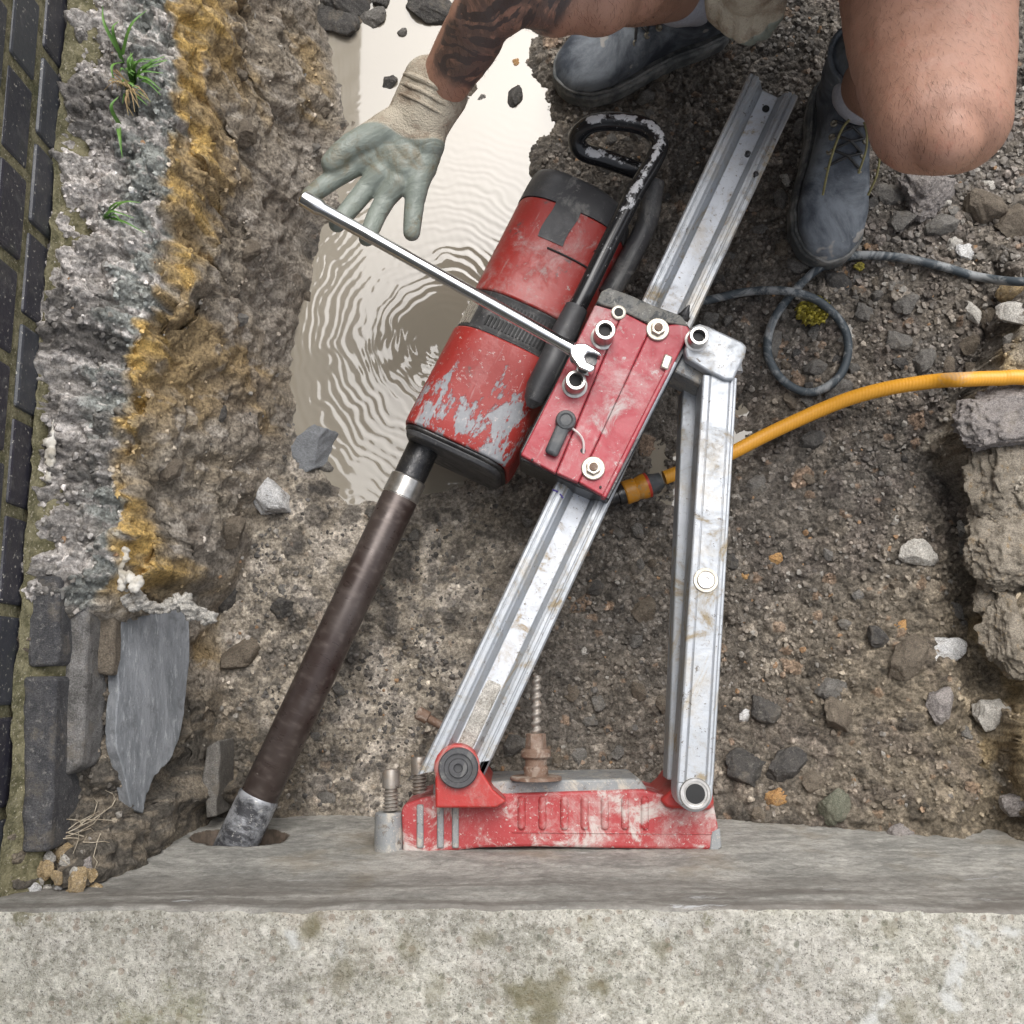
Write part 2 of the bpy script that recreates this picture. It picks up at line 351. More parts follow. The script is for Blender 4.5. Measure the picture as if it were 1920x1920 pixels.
stone('st_pale', (.42,.40,.36), (.58,.55,.5), (.25,.22,.18))
stone('st_orange', (.36,.19,.07), (.5,.3,.12), (.2,.12,.06))
stone('st_white', (.5,.5,.5), (.68,.67,.65), (.22,.2,.18), sc=30)
t = NT('st_slate'); n = t.noise(16, 9, .72, co=t.mapv((1.6, .5, 1.6), (0, 0, .12)), dist=.5); k = t.noise(90, 8, .8, co=t.mapv((1.4, .5, 1.4)))
c = t.mix(t.step(n, .35, .65), (.16,.17,.18), (.30,.31,.325)); c = t.mix(t.step(k, .52, .66, 0, .8), c, (.44,.45,.46)); c = t.mix(t.step(t.noise(9, 7, .7, dist=2.), .49, .51, 0, .0), c, (.5,.5,.5))
c = t.mix(t.step(t.noise(20, 8, .7), .55, .7, 0, .7), c, (.11,.115,.12)); c = t.mix(t.step(t.noise(420, 4, .7), .60, .66, 0, .5), c, (.08,.08,.08))
t.bump(t.math('ADD', n, k), .6, .004); M['st_slate'] = t.out(c, .6)
stone('st_ochre', (.30,.215,.11), (.40,.30,.17), (.48,.41,.31), .85, sc=70)
stone('st_rubble', (.20,.18,.17), (.32,.29,.27), (.10,.09,.085), .85, sc=40)
stone('st_bank', (.17,.145,.11), (.31,.27,.215), (.26,.19,.11), .88, sc=34)
stone('st_green', (.115,.12,.085), (.17,.17,.125), (.07,.07,.05))
stone('footing_brick_dark', (.045,.045,.05), (.095,.093,.095), (.2,.19,.18), .7, sc=45)
stone('footing_brick_pale', (.10,.095,.088), (.24,.23,.22), (.08,.075,.07), .75, sc=25)
# concrete
t = NT('concrete_top'); n = t.noise(5, 6, .6); n2 = t.noise(120, 10, .82, dist=.3); vo = t.vor(95, 'Color'); vd = t.vor(95, 'Distance')
c = t.mix(t.step(n, .35, .65), (.50,.48,.42), (.42,.40,.36))
c = t.mix(t.step(t.noise(28, 9, .8), .36, .60), t.mix(1., c, (.66,.66,.62), 'MULTIPLY'), t.mix(1., c, (1.22,1.22,1.22), 'MULTIPLY'))
c = t.mix(t.step(n2, .34, .60), t.mix(1., c, (.62,.60,.56), 'MULTIPLY'), t.mix(1., c, (1.28,1.28,1.28), 'MULTIPLY'))
sep = t.n('ShaderNodeSeparateColor'); t.set(sep.inputs[0], vo)
c = t.mix(t.math('MULTIPLY', t.step(vd, .42, .30), t.step(sep.outputs[0], .60, .64, 0, .6)), c, t.mix(t.step(sep.outputs[1], .45, .55), t.mix(t.step(sep.outputs[2], .4, .6), (.16,.165,.12), (.56,.53,.46)), (.32,.25,.19)))
pit = t.step(t.vor(170, 'Distance'), .16, .10); c = t.mix(t.math('MULTIPLY', pit, t.step(t.noise(40, 3), .48, .56, 0, .8)), c, (.09,.085,.07))
ring = t.math('MULTIPLY', t.step(t.vor(55, 'Distance'), .36, .40), t.step(t.vor(55, 'Distance'), .48, .43)); c = t.mix(t.math('MULTIPLY', ring, t.step(t.noise(25, 4), .5, .6, 0, .55)), c, (.62,.60,.52))
c = t.mix(t.step(t.noise(10, 8, .72, dist=.4), .60, .70, 0, .8), c, (.17,.155,.08)); c = t.mix(t.step(t.noise(9, 9, .8, co=t.mapv((1, 1, 1), (0, 0, 1.2))), .57, .66, 0, .7), c, (.62,.61,.57))
c = t.mix(t.step(t.noise(6, 7, .7, co=t.mapv((1, 1, 1), (0, 0, 2.2))), .54, .68, 0, .6), c, (.255,.245,.13)); c = t.mix(t.step(t.noise(8, 5), .56, .72, 0, .5), c, (.30,.225,.165)); c = t.mix(t.step(t.noise(300, 4, .75), .57, .62, 0, .75), c, (.12,.11,.09)); c = t.mix(t.step(t.noise(260, 4, .75, co=t.mapv((1,1,1),(.4,.2,.9))), .60, .64, 0, .7), c, (.66,.65,.60))
t.bump(t.math('ADD', t.math('MULTIPLY', n2, 2.2), t.math('ADD', t.noise(320, 5, .7), t.math('MULTIPLY', vd, 1.))), .8, .0035)
c = t.mix(t.math('MULTIPLY', t.attr('stain', 'Fac'), .75), c, t.mix(t.noise(90, 5), (.10,.095,.04), (.24,.20,.11))); c = t.mix(t.math('MULTIPLY', t.attr('smear', 'Fac'), t.step(t.noise(60, 6, .8), .40, .55, .1, .8)), c, (.66,.66,.63))
M['concrete_top'] = t.out(c, .88)
t = NT('concrete_face'); st = t.noise(9, 10, .78, co=t.mapv((1, 1, 1.5), (0, .05, 0)), dist=.3); s2 = t.noise(80, 9, .84, co=t.mapv((.8, 1, 1.2)))
ft_ = t.noise(22, 9, .76, co=t.mapv((.28, 1, 1.7)))
c = t.mix(t.step(st, .36, .62), (.225,.22,.20), (.40,.385,.35)); c = t.mix(1., c, t.mix(t.step(s2, .36, .64), (.70,.70,.69), (1.25,1.25,1.25)), 'MULTIPLY')
c = t.mix(t.step(ft_, .60, .70, 0, .55), c, (.46,.455,.44)); c = t.mix(t.step(ft_, .42, .32, 0, .6), c, (.12,.115,.105)); c = t.mix(t.step(t.noise(7, 6), .54, .7, 0, .5), c, (.25,.205,.14))
c = t.mix(t.step(t.noise(160, 5, .8), .60, .66, 0, .6), c, (.085,.08,.075)); ck = t.vor(11, 'Distance', 'DISTANCE_TO_EDGE', co=t.mapv((.5, 1, 1.6)))
sx = t.n('ShaderNodeSeparateXYZ'); t.set(sx.inputs[0], t.co)
c = t.mix(t.math('MULTIPLY', t.step(sx.outputs['Z'], .27, .42), t.step(t.noise(11, 8, .75, co=t.mapv((.3, 1, 3))), .38, .60, .15, .8)), c, (.12,.105,.09)); c = t.mix(t.step(t.noise(34, 8, .75, co=t.mapv((.25, 1, 1.6), (0, .06, .2))), .62, .68, 0, .7), c, (.50,.51,.52))
t.bump(t.math('ADD', s2, t.math('ADD', t.noise(170, 6, .7), st)), .55, .003); M['concrete_face'] = t.out(c, .78)
t = NT('wall_brick'); rid = t.attr('bid', 'Fac'); n = t.noise(30, 7, .7)
c = t.mix(rid, (.028,.026,.036), (.052,.056,.064)); c = t.mix(t.step(n, .5, .72, 0, .7), c, (.075,.072,.07)); c = t.mix(t.step(t.noise(170, 4, .7), .62, .66), c, (.4,.38,.33)); c = t.mix(t.step(t.noise(60, 8, .8), .52, .66, 0, .6), c, (.10,.10,.105))
c = t.mix(t.step(t.noise(14, 6), .55, .75, 0, .4), c, (.055,.065,.035)); t.bump(t.math('ADD', n, t.noise(200, 5)), .35, .0015); M['wall_brick'] = t.out(c, .42)
t = NT('moss_mortar'); n = t.noise(55, 7, .7); c = t.mix(t.step(n, .35, .62), (.085,.078,.036), (.24,.215,.125)); c = t.mix(t.step(t.noise(260, 5, .7), .58, .66), c, (.45,.40,.30))
c = t.mix(t.step(t.noise(12, 5), .55, .7, 0, .7), c, (.05,.055,.02)); t.bump(t.math('ADD', n, t.noise(320, 5)), .8, .004); M['moss_mortar'] = t.out(c, .92)
# muddy water
t = NT('muddy_water'); c = t.mix(t.noise(7, 5), (.255,.225,.175), (.30,.268,.215)); M['muddy_water'] = t.out(c, .03, 0., IOR=1.56, Specular_IOR_Level=.5)

# ------------------------------------------------------------------ ground
def line(pts, z):       # traced line -> x as function of y
    q = sorted([(P(a, b, zz).y, P(a, b, zz).x) for (a, b), zz in zip(pts, z if isinstance(z, list) else [z]*len(pts))])
    ys = [k[0] for k in q]; xs = [k[1] for k in q]
    return lambda y: np.interp(y, ys, xs)
XW = -.572             # brick wall face
Bl = line([(335,-100),(335,0),(342,150),(350,230),(322,400),(300,560),(240,700),(232,850),(240,1000),(235,1075),(222,1130),(220,1350),(228,1470),(240,1540),(250,1620)], [.34]*9+[.33]+[.27]*5)
Cl = line([(405,-100),(400,30),(390,200),(385,330),(352,480),(315,620),(275,720),(268,900),(290,1060),(350,1120),(352,1350),(340,1450),(350,1540),(350,1600)], [.30]*9+[.10]*5)
Dl = line([(585,-100),(600,0),(630,200),(590,400),(545,700),(540,850),(480,1000),(450,1090),(412,1150),(412,1500),(415,1560)], .02)
def poly_sd(x, y, pts):
    d = np.full(x.shape, 9.); ins = np.zeros(x.shape, bool); n = len(pts)
    for i in range(n):
        ax, ay = pts[i][:2]; bx, by = pts[(i+1) % n][:2]
        ex, ey = bx-ax, by-ay; tt = np.clip(((x-ax)*ex+(y-ay)*ey)/(ex*ex+ey*ey), 0, 1)
        d = np.minimum(d, np.hypot(x-ax-tt*ex, y-ay-tt*ey))
        cnd = ((ay > y) != (by > y)) & (x < (bx-ax)*(y-ay)/(by-ay+1e-12)+ax); ins ^= cnd
    return np.where(ins, d, -d)
PUD = [P(a, b, 0) for a, b in [(590,-220),(980,-220),(1005,60),(985,120),(1035,190),(1045,240),(1000,290),(1005,330),(1010,500),(960,760),(850,960),(790,985),(700,950),(650,950),(610,880),(560,850),(552,700),(562,560),(600,440),(640,400),(625,300),(655,230),(612,120),(592,50)]]
PUD2 = [P(a, b, 0) for a, b in [(1215,830),(1290,770),(1400,730),(1440,820),(1400,900),(1290,960),(1200,950)]]
FILM = [P(a, b, 0) for a, b in [(520,1180),(700,1180),(800,1250),(790,1530),(560,1540),(520,1400)]]
FILM2 = [P(a, b, 0) for a, b in [(650,940),(860,930),(960,1010),(820,1120),(690,1120),(600,1000)]]
RB = line([(1900,560),(1830,700),(1760,830),(1850,960),(1850,1200),(1890,1300),(1850,1420),(1900,1600)], [.10]*8)
def h0(x, y):
    xb, xc, xd = Bl(y), np.minimum(Cl(y), Dl(y)-.012), Dl(y)
    return np.where(x < xb, .33, np.where(x < xc, .33-.04*(x-xb)/np.maximum(xc-xb, .005), .29*(1-np.clip((x-xc)/(xd-xc), 0, 1))**1.3))
def ground_h(x, y):
    wx = x+.018*(fbm(x*14, y*14, 4, 3)-.5)*2; wy = y+.018*(fbm(x*14, y*14, 4, 33)-.5)*2
    wx2 = x+.005*(vn(x*90, y*90, 5)-.5)*2+.010*(vn(x*38, y*38, 6)-.5)*2
    xb, xc, xd = Bl(y), Cl(y), Dl(y)
    low = sst(.10, .04, y)                                       # the lower left part by the slate
    zB = mix(.335, .262, low)
    ledge = mix(.375, zB, np.clip((x-XW)/np.maximum(xb-XW, .01), 0, 1))
    zc = mix(.29, .07, low)
    drop = mix(zB, zc, sst(0, 1, (wx2-xb)/np.maximum(xc-xb, .012)))
    s = np.clip((wx-xc)/np.maximum(xd-xc, .02), 0, 1.0)
    slope = zc*(1-s)**1.3
    h = np.where(wx2 < xb, ledge, np.where(wx2 < xc, drop, slope))
    xc = np.minimum(xc, xd-.012); bank = sst(xd+.02, np.minimum(xb, xd-.01), x)
    XS = x+(h0(x, y))*.9
    # floor
    floor = .020+.018*(fbm(x*5, y*5, 3, 40)-.5)+.045*sst(.35, .8, x)*sst(1.2, .2, y)+.03*sst(.3, .7, x)
    sd = poly_sd(wx, wy, PUD)
    floor = mix(floor, -.014, sst(-.045-.09*sst(.30, .08, y), .035+.02*sst(.30, .08, y), sd))
    sd2 = poly_sd(wx, wy, PUD2); floor = mix(floor, -.002, sst(-.03, .02, sd2))
    sd3 = np.maximum(poly_sd(wx, wy, FILM), poly_sd(wx, wy, FILM2)); floor = mix(floor, .006, sst(-.03, .02, sd3))
    h = h+floor
    # bank lumps
    l1 = fbm(XS*20, y*20, 5, 50)-.5; f1, f2, _ = worley((XS+wx-x)*36, wy*36, 60); g1, g2, _ = worley((XS+wx-x)*85, wy*85, 61)
    foot = sst(xc+.01, xb-.01, x)
    k1, k2, _ = worley(XS*170, y*170, 62)
    h = h+bank*(.036*l1+.008*(.5-f1)+.005*(.5-g1)+.0025*(.5-k1))+foot*(.017*(.55-f1)+.011*(.5-g1)+.004*(.5-k1)+.02*(vn(x*30, y*30, 9)-.5))
    # ridged gullies on the slope
    gl = np.abs(fbm(XS*6+y*4, y*9-XS*3, 4, 70)-.5)*2; h = h-(bank*(1-foot))*.035*sst(.13, 0, gl)
    # gravel domes on the floor
    flo = 1-sst(xd+.03, xd-.02, x); wetp = sst(-.01, .03, sd)
    for k, (fr, a, se) in enumerate(((34, .0085, 80), (70, .006, 81), (140, .0035, 82))):
        f1, f2, idd = worley(x*fr+.4*(vn(x*fr*2, y*fr*2, se)-.5), y*fr, se)
        dome = np.clip((f2-f1)*2.2, 0, 1)**.6*(.25+.75*idd)
        h = h+flo*a*(dome-.35)*(1-.85*wetp)*mix(.55, 1., sst(-.05, .35, x+.3*(y-.2)))
    h = h+flo*.010*(fbm(x*30, y*30, 4, 90)-.5)*(1-.6*wetp)
    # right bank: raised shelf with a broken edge
    rb = RB(y); e = x-rb+.02*(fbm(x*22, y*22, 4, 95)-.5)*2+.01*(vn(x*60, y*60, 4)-.5)
    rm = sst(.70, .45, y)
    h = h+rm*(.085*sst(-.008, .022, e)-.045*sst(-.09, -.005, e)*sst(.01, 0., e))+.35*sst(1.05, 1.5, x)
    # bottom right slope against the wall
    h = h+.05*sst(.25, .75, x)*sst(.12, -.2, y)+.02*sst(-.12, -.2, y)*sst(-.1, .1, x)*fbm(x*30, y*30, 3, 97)
    # soil heap in the lower left corner
    c0 = P(125, 1640, .37); q = np.hypot((x-c0.x)*.85, (y-c0.y)*.9)+.03*(fbm(x*26, y*26, 4, 99)-.5)
    hp = .385*sst(.135, .0, q)+.018*(fbm(x*60, y*60, 3, 98)-.5)+.010*(.5-worley(x*70, y*70, 63)[0])
    h = np.maximum(h, np.where((q < .135) & (hp > .05), hp, -1))
    hm = sst(.085, .062, np.abs(x-P(438, 1568, .132).x-.008))*sst(-.165, -.195, y); h = mix(h, np.minimum(h, .02), hm)
    h = h+.5*sst(1.7, 2.4, y)
    return h
def axis(a, b, step, lo, hi):
    c = list(np.arange(a, b, step)); s = step; x = a
    L = []
    while x > lo: s *= 1.12; x -= s; L.append(x)
    s = step; x = c[-1]; Rr = []
    while x < hi: s *= 1.12; x += s; Rr.append(x)
    return np.array(L[::-1]+c+Rr)
def grid_mesh(name, X, Y, Z, keep=None):
    ny, nx = X.shape; v = np.stack([X, Y, Z], -1).reshape(-1, 3)
    i = np.arange(ny*nx).reshape(ny, nx)
    f = np.stack([i[:-1, :-1], i[:-1, 1:], i[1:, 1:], i[1:, :-1]], -1)
    f = f[keep] if keep is not None else f.reshape(-1, 4)
    used, inv = np.unique(f, return_inverse=True); f = inv.reshape(-1, 4); v = v[used]
    me = bpy.data.meshes.new(name); me.vertices.add(len(v)); me.vertices.foreach_set('co', v.ravel())
    me.loops.add(len(f)*4); me.loops.foreach_set('vertex_index', f.ravel().astype(np.int32))
    me.polygons.add(len(f)); me.polygons.foreach_set('loop_start', np.arange(0, len(f)*4, 4, dtype=np.int32))
    me.polygons.foreach_set('loop_total', np.full(len(f), 4, np.int32)); me.update(); me.validate()
    return me, used
gx = np.concatenate([np.arange(-.62, -.535, .0019), np.arange(-.535, -.30, .00095), np.arange(-.30, .66, .0019), np.arange(.66, .80, .0014), axis(.80, .96, .0020, .80, 4.5)[:]]); gx = np.unique(np.round(gx, 6))
gy = axis(-.225, 1.17, .0020, -.235, 5.0); gy = gy[gy > -.262]
X, Y = np.meshgrid(gx, gy)
Z = ground_h(X, Y)
def GZ(x, y):
    i = min(max(int(np.searchsorted(gx, x)), 0), len(gx)-1); j = min(max(int(np.searchsorted(gy, y)), 0), len(gy)-1)
    return float(Z[j, i])
_bk = sst(Dl(Y)+.01, Dl(Y)-.03, X)
_lat = _bk*(.030*(fbm(Z*20+3, Y*20, 4, 201)-.5)+.010*(vn(Z*75, Y*75, 202)-.5)+.004*(vn(Z*190, Y*190, 203)-.5))*sst(-.02, .012, X-Bl(Y))
_rb = sst(.06, .0, np.abs(X-RB(Y)))*sst(.70, .45, Y)
_lat2 = _rb*(.03*(fbm(Z*30+9, Y*18, 4, 205)-.5)+.006*(vn(Z*90, Y*80, 206)-.5))
# colours (zone tones, then pebble tones with darkened borders)
xb, xc, xd = Bl(Y), Cl(Y), Dl(Y)
wob = .022*(fbm(X*16, Y*16, 4, 101)-.5)*2; wob2 = .008*(vn(X*70, Y*70, 102)-.5)*2
def A3(c): return np.array(c)[None, None, :]
def m3(a, b, m): return a*(1-m[..., None])+b*m[..., None]
n5 = fbm(X*7, Y*7, 4, 110); n20 = fbm(X*24, Y*24, 4, 111); n60 = fbm(X*70, Y*70, 3, 112)
col = np.broadcast_to(A3((.132,.117,.100)), X.shape+(3,)).copy()
col = m3(col, A3((.175,.150,.120)), sst(.42, .62, n5)*.6)
col = m3(col, A3((.215,.175,.118)), sst(.25, .75, X)*sst(.35, -.05, Y)*.8)
col = m3(col, A3((.11,.088,.08)), sst(.5, .7, n20)*sst(.2, .5, X)*.35)
pudsd = poly_sd(X+wob, Y+wob, PUD)
mud = sst(.02, -.12, X-.25*(Y-.1))*sst(.75, .4, Y); mud = np.maximum(mud, sst(-.10, .0, pudsd)*sst(.1, -.15, X))
mud = np.clip(mud, 0, 1)
col = m3(col, A3((.33,.29,.235)), mud*sst(.24, .46, n20+.25*(n5-.4)))
col = m3(col, A3((.50,.45,.39)), mud*sst(.48, .64, n20)*.7)
# pebble colours
for fr, se, th in ((34, 80, .55), (70, 81, .5), (140, 82, .5)):
    f1, f2, idd = worley(X*fr+.4*(vn(X*fr*2, Y*fr*2, se)-.5), Y*fr, se)
    pm = sst(.06, .16, f2-f1)*(idd > th)*(1-.5*mud)
    hue = (idd*97.3) % 1.
    pc = .6+1.0*hue; col = m3(col, col*pc[..., None], pm)
    col = m3(col, A3((.075,.07,.066)), pm*(hue < .3)*mud*.95)
    col = m3(col, A3((.24,.15,.09)), pm*(hue > .975)*.6)
    col = m3(col, col*.7, sst(.05, 0., f2-f1)*.25)  # tone lowered along the borders between pebbles
col = m3(col, col*.72, sst(-.035, -.008, pudsd)*(.6+.4*n60))
bank = sst(xd+.015, xd-.03, X+wob); bank0 = bank
XS = X+Z*.9; n20 = m_n20 = fbm(XS*24, Y*24, 4, 111); n5 = fbm(XS*7, Y*7, 4, 110); n60 = fbm(XS*70, Y*70, 3, 112)
bc = np.broadcast_to(A3((.27,.225,.165)), X.shape+(3,)).copy()
bc = m3(bc, A3((.33,.29,.235)), sst(.40, .62, n20)*.8)
bc = m3(bc, A3((.34,.235,.10)), sst(.54, .68, n5+.25*(n20-.5)+.06*sst(.05, 0, X-xc))*.75)
bc = m3(bc, A3((.30,.27,.235)), sst(.05, -.02, X-xd+.08+wob)*0+sst(.34, .46, fbm(XS*11, Y*11, 3, 125))*sst(-.10, -.02, X-xd)*.7)
bc = m3(bc, A3((.14,.112,.085)), sst(.58, .78, fbm(XS*18, Y*18, 5, 120))*.7)
bc = m3(bc, A3((.45,.41,.36)), sst(.60, .70, fbm(XS*55, Y*55, 4, 121))*.5)
col = m3(col, bc, bank)
ora = sst(-.012, .002, X-xb+wob2)*sst(.012, -.003, X-xc+wob2+wob*.7)*(.85+.15*sst(.62, .45, fbm(XS*13, Y*13, 4, 133)))
oc = m3(np.broadcast_to(A3((.56,.37,.115)), X.shape+(3,)), A3((.38,.27,.13)), sst(.42, .60, n20)); oc = m3(oc, A3((.50,.40,.24)), sst(.60, .7, n60)*.5)
col = m3(col, oc, ora*sst(.08, .14, Y)*.95)
ft = sst(.006, -.008, X-xb+wob2)
fr_ = (X-XW)/np.maximum(xb-XW, .01)+(n20-.5)*.5
fc = m3(np.broadcast_to(A3((.31,.29,.27)), X.shape+(3,)), A3((.23,.24,.225)), sst(.45, .65, fr_))
fc = m3(fc, A3((.58,.54,.51)), sst(.50, .60, n60)*.75); fc = fc*1.12; fc = m3(fc, A3((.12,.11,.10)), sst(.55, .66, fbm(XS*22, Y*22, 4, 131))*.8)
f1, f2, idd = worley((XS+wob2)*36, (Y+wob2)*36, 60); fc = fc*(.65+.7*idd)[..., None]
fc = m3(fc, A3((.13,.105,.08)), sst(.10, .06, Y))
col = m3(col, fc, ft)
cor = sst(.21, .16, np.hypot(X-P(170,1610,.36).x, Y-P(170,1610,.36).y)+wob); cc = m3(np.broadcast_to(A3((.10,.088,.072)), X.shape+(3,)), A3((.22,.185,.14)), sst(.45, .65, n60))
col = m3(col, cc, cor)
rbm = sst(0, .012, X-RB(Y)+wob)*sst(.70, .45, Y); rc = m3(np.broadcast_to(A3((.235,.20,.15)), X.shape+(3,)), A3((.38,.34,.28)), sst(.42, .6, n20)); rc = m3(rc, A3((.34,.25,.12)), sst(.5, .62, n5)*.7)
col = m3(col, rc, rbm*.9)
wet = np.clip(1.3*sst(-.07, -.005, pudsd)+.7*sst(.1, -.1, X-.2*Y)*(1-bank)+.3*sst(.5, .6, n5)-.8*ft, 0, 1)
def make_ground(name, keep, label=None, cat=None):
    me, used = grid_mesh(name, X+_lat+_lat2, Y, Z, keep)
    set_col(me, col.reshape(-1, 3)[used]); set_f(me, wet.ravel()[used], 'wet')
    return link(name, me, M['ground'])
fcx = (X[:-1, :-1]+X[1:, 1:])/2; fcy = (Y[:-1, :-1]+Y[1:, 1:])/2
isfoot = (fcx < Bl(fcy)) & (fcy > .10)
tag(make_ground('ground', ~isfoot & (fcx >= Dl(fcy))), kind='structure')
tag(make_ground('earth_bank', ~isfoot & (fcx < Dl(fcy))), kind='structure')
tag(make_ground('rubble_footing', isfoot), 'rough grey rubble footing ledge along the foot of the dark brick wall', 'footing')
# water
wx_ = axis(-.41, .12, .0021, -.45, 1.6); wy_ = axis(-.1, 1.25, .0023, -.2, 2.4); wx_ = wx_[wx_ < 1.0]; wy_ = wy_[(wy_ > -.2) & (wy_ < 2.0)]
WX, WY = np.meshgrid(wx_, wy_)
rc0 = P(835, 640, 0); ddx, ddy = WX-rc0.x, WY-rc0.y
rr = np.hypot(ddx, ddy)+.022*(fbm(WX*11, WY*11, 3, 140)-.5)*2+.006*(vn(WX*45, WY*45, 144)-.5)*2
am = sst(.62, .12, np.hypot(ddx, ddy*1.25))*sst(.015, .05, rr)
am = am*(.15+1.5*vn(WX*16, WY*16, 141))
ph = rr*2*math.pi/.0140
WZ = .00014*am*(np.sin(ph)+.45*np.sin(ph*.61+2)+.18*np.sin((WX*1.2+WY*.4)*2*math.pi/.017+3*vn(WX*20, WY*20, 5)))+.00005*(fbm(WX*50, WY*50, 2, 143)-.5)*sst(.9, .3, WY)
me, _ = grid_mesh('puddle', WX, WY, WZ)
tag(link('puddle', me, M['muddy_water']), kind='structure')

# ------------------------------------------------------------------ concrete wall
def wall_y(z): return -.207-.0844*z
HZ = .132; hc = P(438, 1568, HZ); hcx = hc.x
us = axis(-.85, .95, .0035, -1.6, 2.6)
prof = [(-.12+k*.004, 0) for k in range(int((.448+.12)/.004))]       # face parameter z
fy = [wall_y(z) for z, _ in prof]; fz = [z for z, _ in prof]
ey = fy[-1]; 
for a in (15, 35, 55, 75, 90): fy.append(ey-.008*(1-math.cos(R(a)))); fz.append(fz[len(prof)-1]+.008*math.sin(R(a)))
nface = len(fy)-2
for k in range(1, 90): fy.append(fy[-1]-.0035*1.02**k); fz.append(fz[-1])
UU, FY = np.meshgrid(us, fy); _, FZ = np.meshgrid(us, fz); S = np.arange(len(fy))[:, None]*np.ones_like(UU)
face = sst(nface+3, nface-3, S); 
d = .012*(fbm(UU*4, FZ*7, 3, 150)-.5)+.0035*(fbm(UU*16, FZ*16, 5, 151)-.5)+.0012*(vn(UU*120, FZ*200, 152)-.5)
edge = np.exp(-((S-nface)/4.)**2)
FY2 = FY+face*d-edge*.004*np.clip(fbm(UU*22, S*.01, 4, 153)-.45, 0, 1)*3
FZ2 = FZ+(1-face)*(.003*(fbm(UU*30, FY*30, 4, 154)-.5)+.002*(vn(UU*110, FY*110, 155)-.5))-edge*.003*fbm(UU*25, S*.01, 3, 157)
q = np.hypot((UU-hcx-.008)/.062, (FZ-HZ+.004)/.050)+.10*(fbm(UU*60, FZ*60, 2, 158)-.5)
FY2 = FY2-face*.14*sst(1.04, .96, q)+face*.0*q
me, _ = grid_mesh('concrete_wall', UU, FY2, FZ2)
cw = link('concrete_wall', me, [M['concrete_face'], M['concrete_top']])
_cx, _cy, _cz = UU.ravel(), FY2.ravel(), FZ2.ravel(); _nn = fbm(_cx*30, _cy*30, 5, 180); _nf = fbm(_cx*110, _cy*110, 3, 181)
_sm = np.zeros_like(_cx); _sp = np.zeros_like(_cx)
for (a, b_), (c_, d_), w_ in (((1805,1775),(1785,1845),9), ((1655,1875),(1620,1925),14), ((1462,1795),(1455,1815),6), ((1770,1865),(1790,1890),8), ((1800,1745),(1830,1765),10), ((1880,1745),(1920,1750),8), ((545,1750),(552,1770),9)):
    p, q_ = P(a, b_, .45), P(c_, d_, .45); e_ = np.array([q_.x-p.x, q_.y-p.y]); tt_ = np.clip(((_cx-p.x)*e_[0]+(_cy-p.y)*e_[1])/(e_@e_), 0, 1)
    _sm = np.maximum(_sm, sst(1.25, .6, np.hypot(_cx-p.x-tt_*e_[0], _cy-p.y-tt_*e_[1])/(w_*.0006)+(_nn-.5)*2.2+(_nf-.5)))
for a, b_, w_ in ((1030,1868,48), (590,1740,26), (1105,1735,24), (1500,1845,16), (1665,1742,14), (1120,1850,26), (760,1770,24), (905,1765,20), (1240,1790,22), (1700,1900,24), (1100,1735,20), (640,1830,24), (820,1850,20)):
    p = P(a, b_, .45); _sp = np.maximum(_sp, (1 if w_ in (48,26,16) else .6)*sst(1.3, .5, np.hypot(_cx-p.x, _cy-p.y)/(w_*.0006)+(_nn-.5)*2.6+(_nf-.5)*.8))
set_f(me, _sm, 'smear'); set_f(me, _sp, 'stain')
nf = len(us)-1; mi = np.zeros((len(fy)-1, nf), np.int32)
thr = nface-1+(1.6*(vn(us[:-1]*60, us[:-1]*0, 9)-.5)).astype(int); mi[np.arange(len(fy)-1)[:, None] >= thr[None, :]] = 1
me.materials.append(M['hole_mud_shade']); mi[np.minimum(np.minimum(q[:-1, :-1], q[1:, :-1]), np.minimum(q[:-1, 1:], q[1:, 1:])) < 1.05] = 2; me.polygons.foreach_set('material_index', mi.ravel())  # hole lined in dark wet mud, shade of the bore in its colour
tag(cw, 'thick grey concrete wall with pale pitted top along the bottom of the picture', 'concrete wall')

# ------------------------------------------------------------------ brick wall
random.seed(4)
bw = empty('brick_wall', (XW, .8, .38), 'dark blue black brick wall with mossy mortar along the left edge', 'brick wall')
bm = bmesh.new(); ids = []
zc_ = .392; ci = 0
while zc_ < 1.9:
    off = (.056 if ci % 2 else .0)+.02; y = -.28+off-.1135*11
    while y < 2.6:
        n0 = len(bm.verts); j = random.uniform(-.0015, .0015)
        obox(bm, (XW-.05+j, y+.0515, zc_+.0315), Vector((1, 0, 0)), Vector((0, 1, 0)), Vector((0, 0, 1)), .05, .0500, .0300)
        ids += [random.random()]*(len(bm.verts)-n0); y += .1135
    zc_ += .075; ci += 1
bm.verts.ensure_lookup_table()
me = bpy.data.meshes.new('bricks'); bmesh.ops.recalc_face_normals(bm, faces=bm.faces); bm.to_mesh(me); bm.free()
o = link('bricks', me, M['wall_brick'], bw, False); set_f(me, ids, 'bid')
b = o.modifiers.new('b', 'BEVEL'); b.width = .004; b.segments = 2
bm = bmesh.new(); obox(bm, (XW-.056, .59, 1.14), Vector((1,0,0)), Vector((0,1,0)), Vector((0,0,1)), .0525, 2.03, .775); bmobj('mortar', bm, M['moss_mortar'], bw, smooth=False)
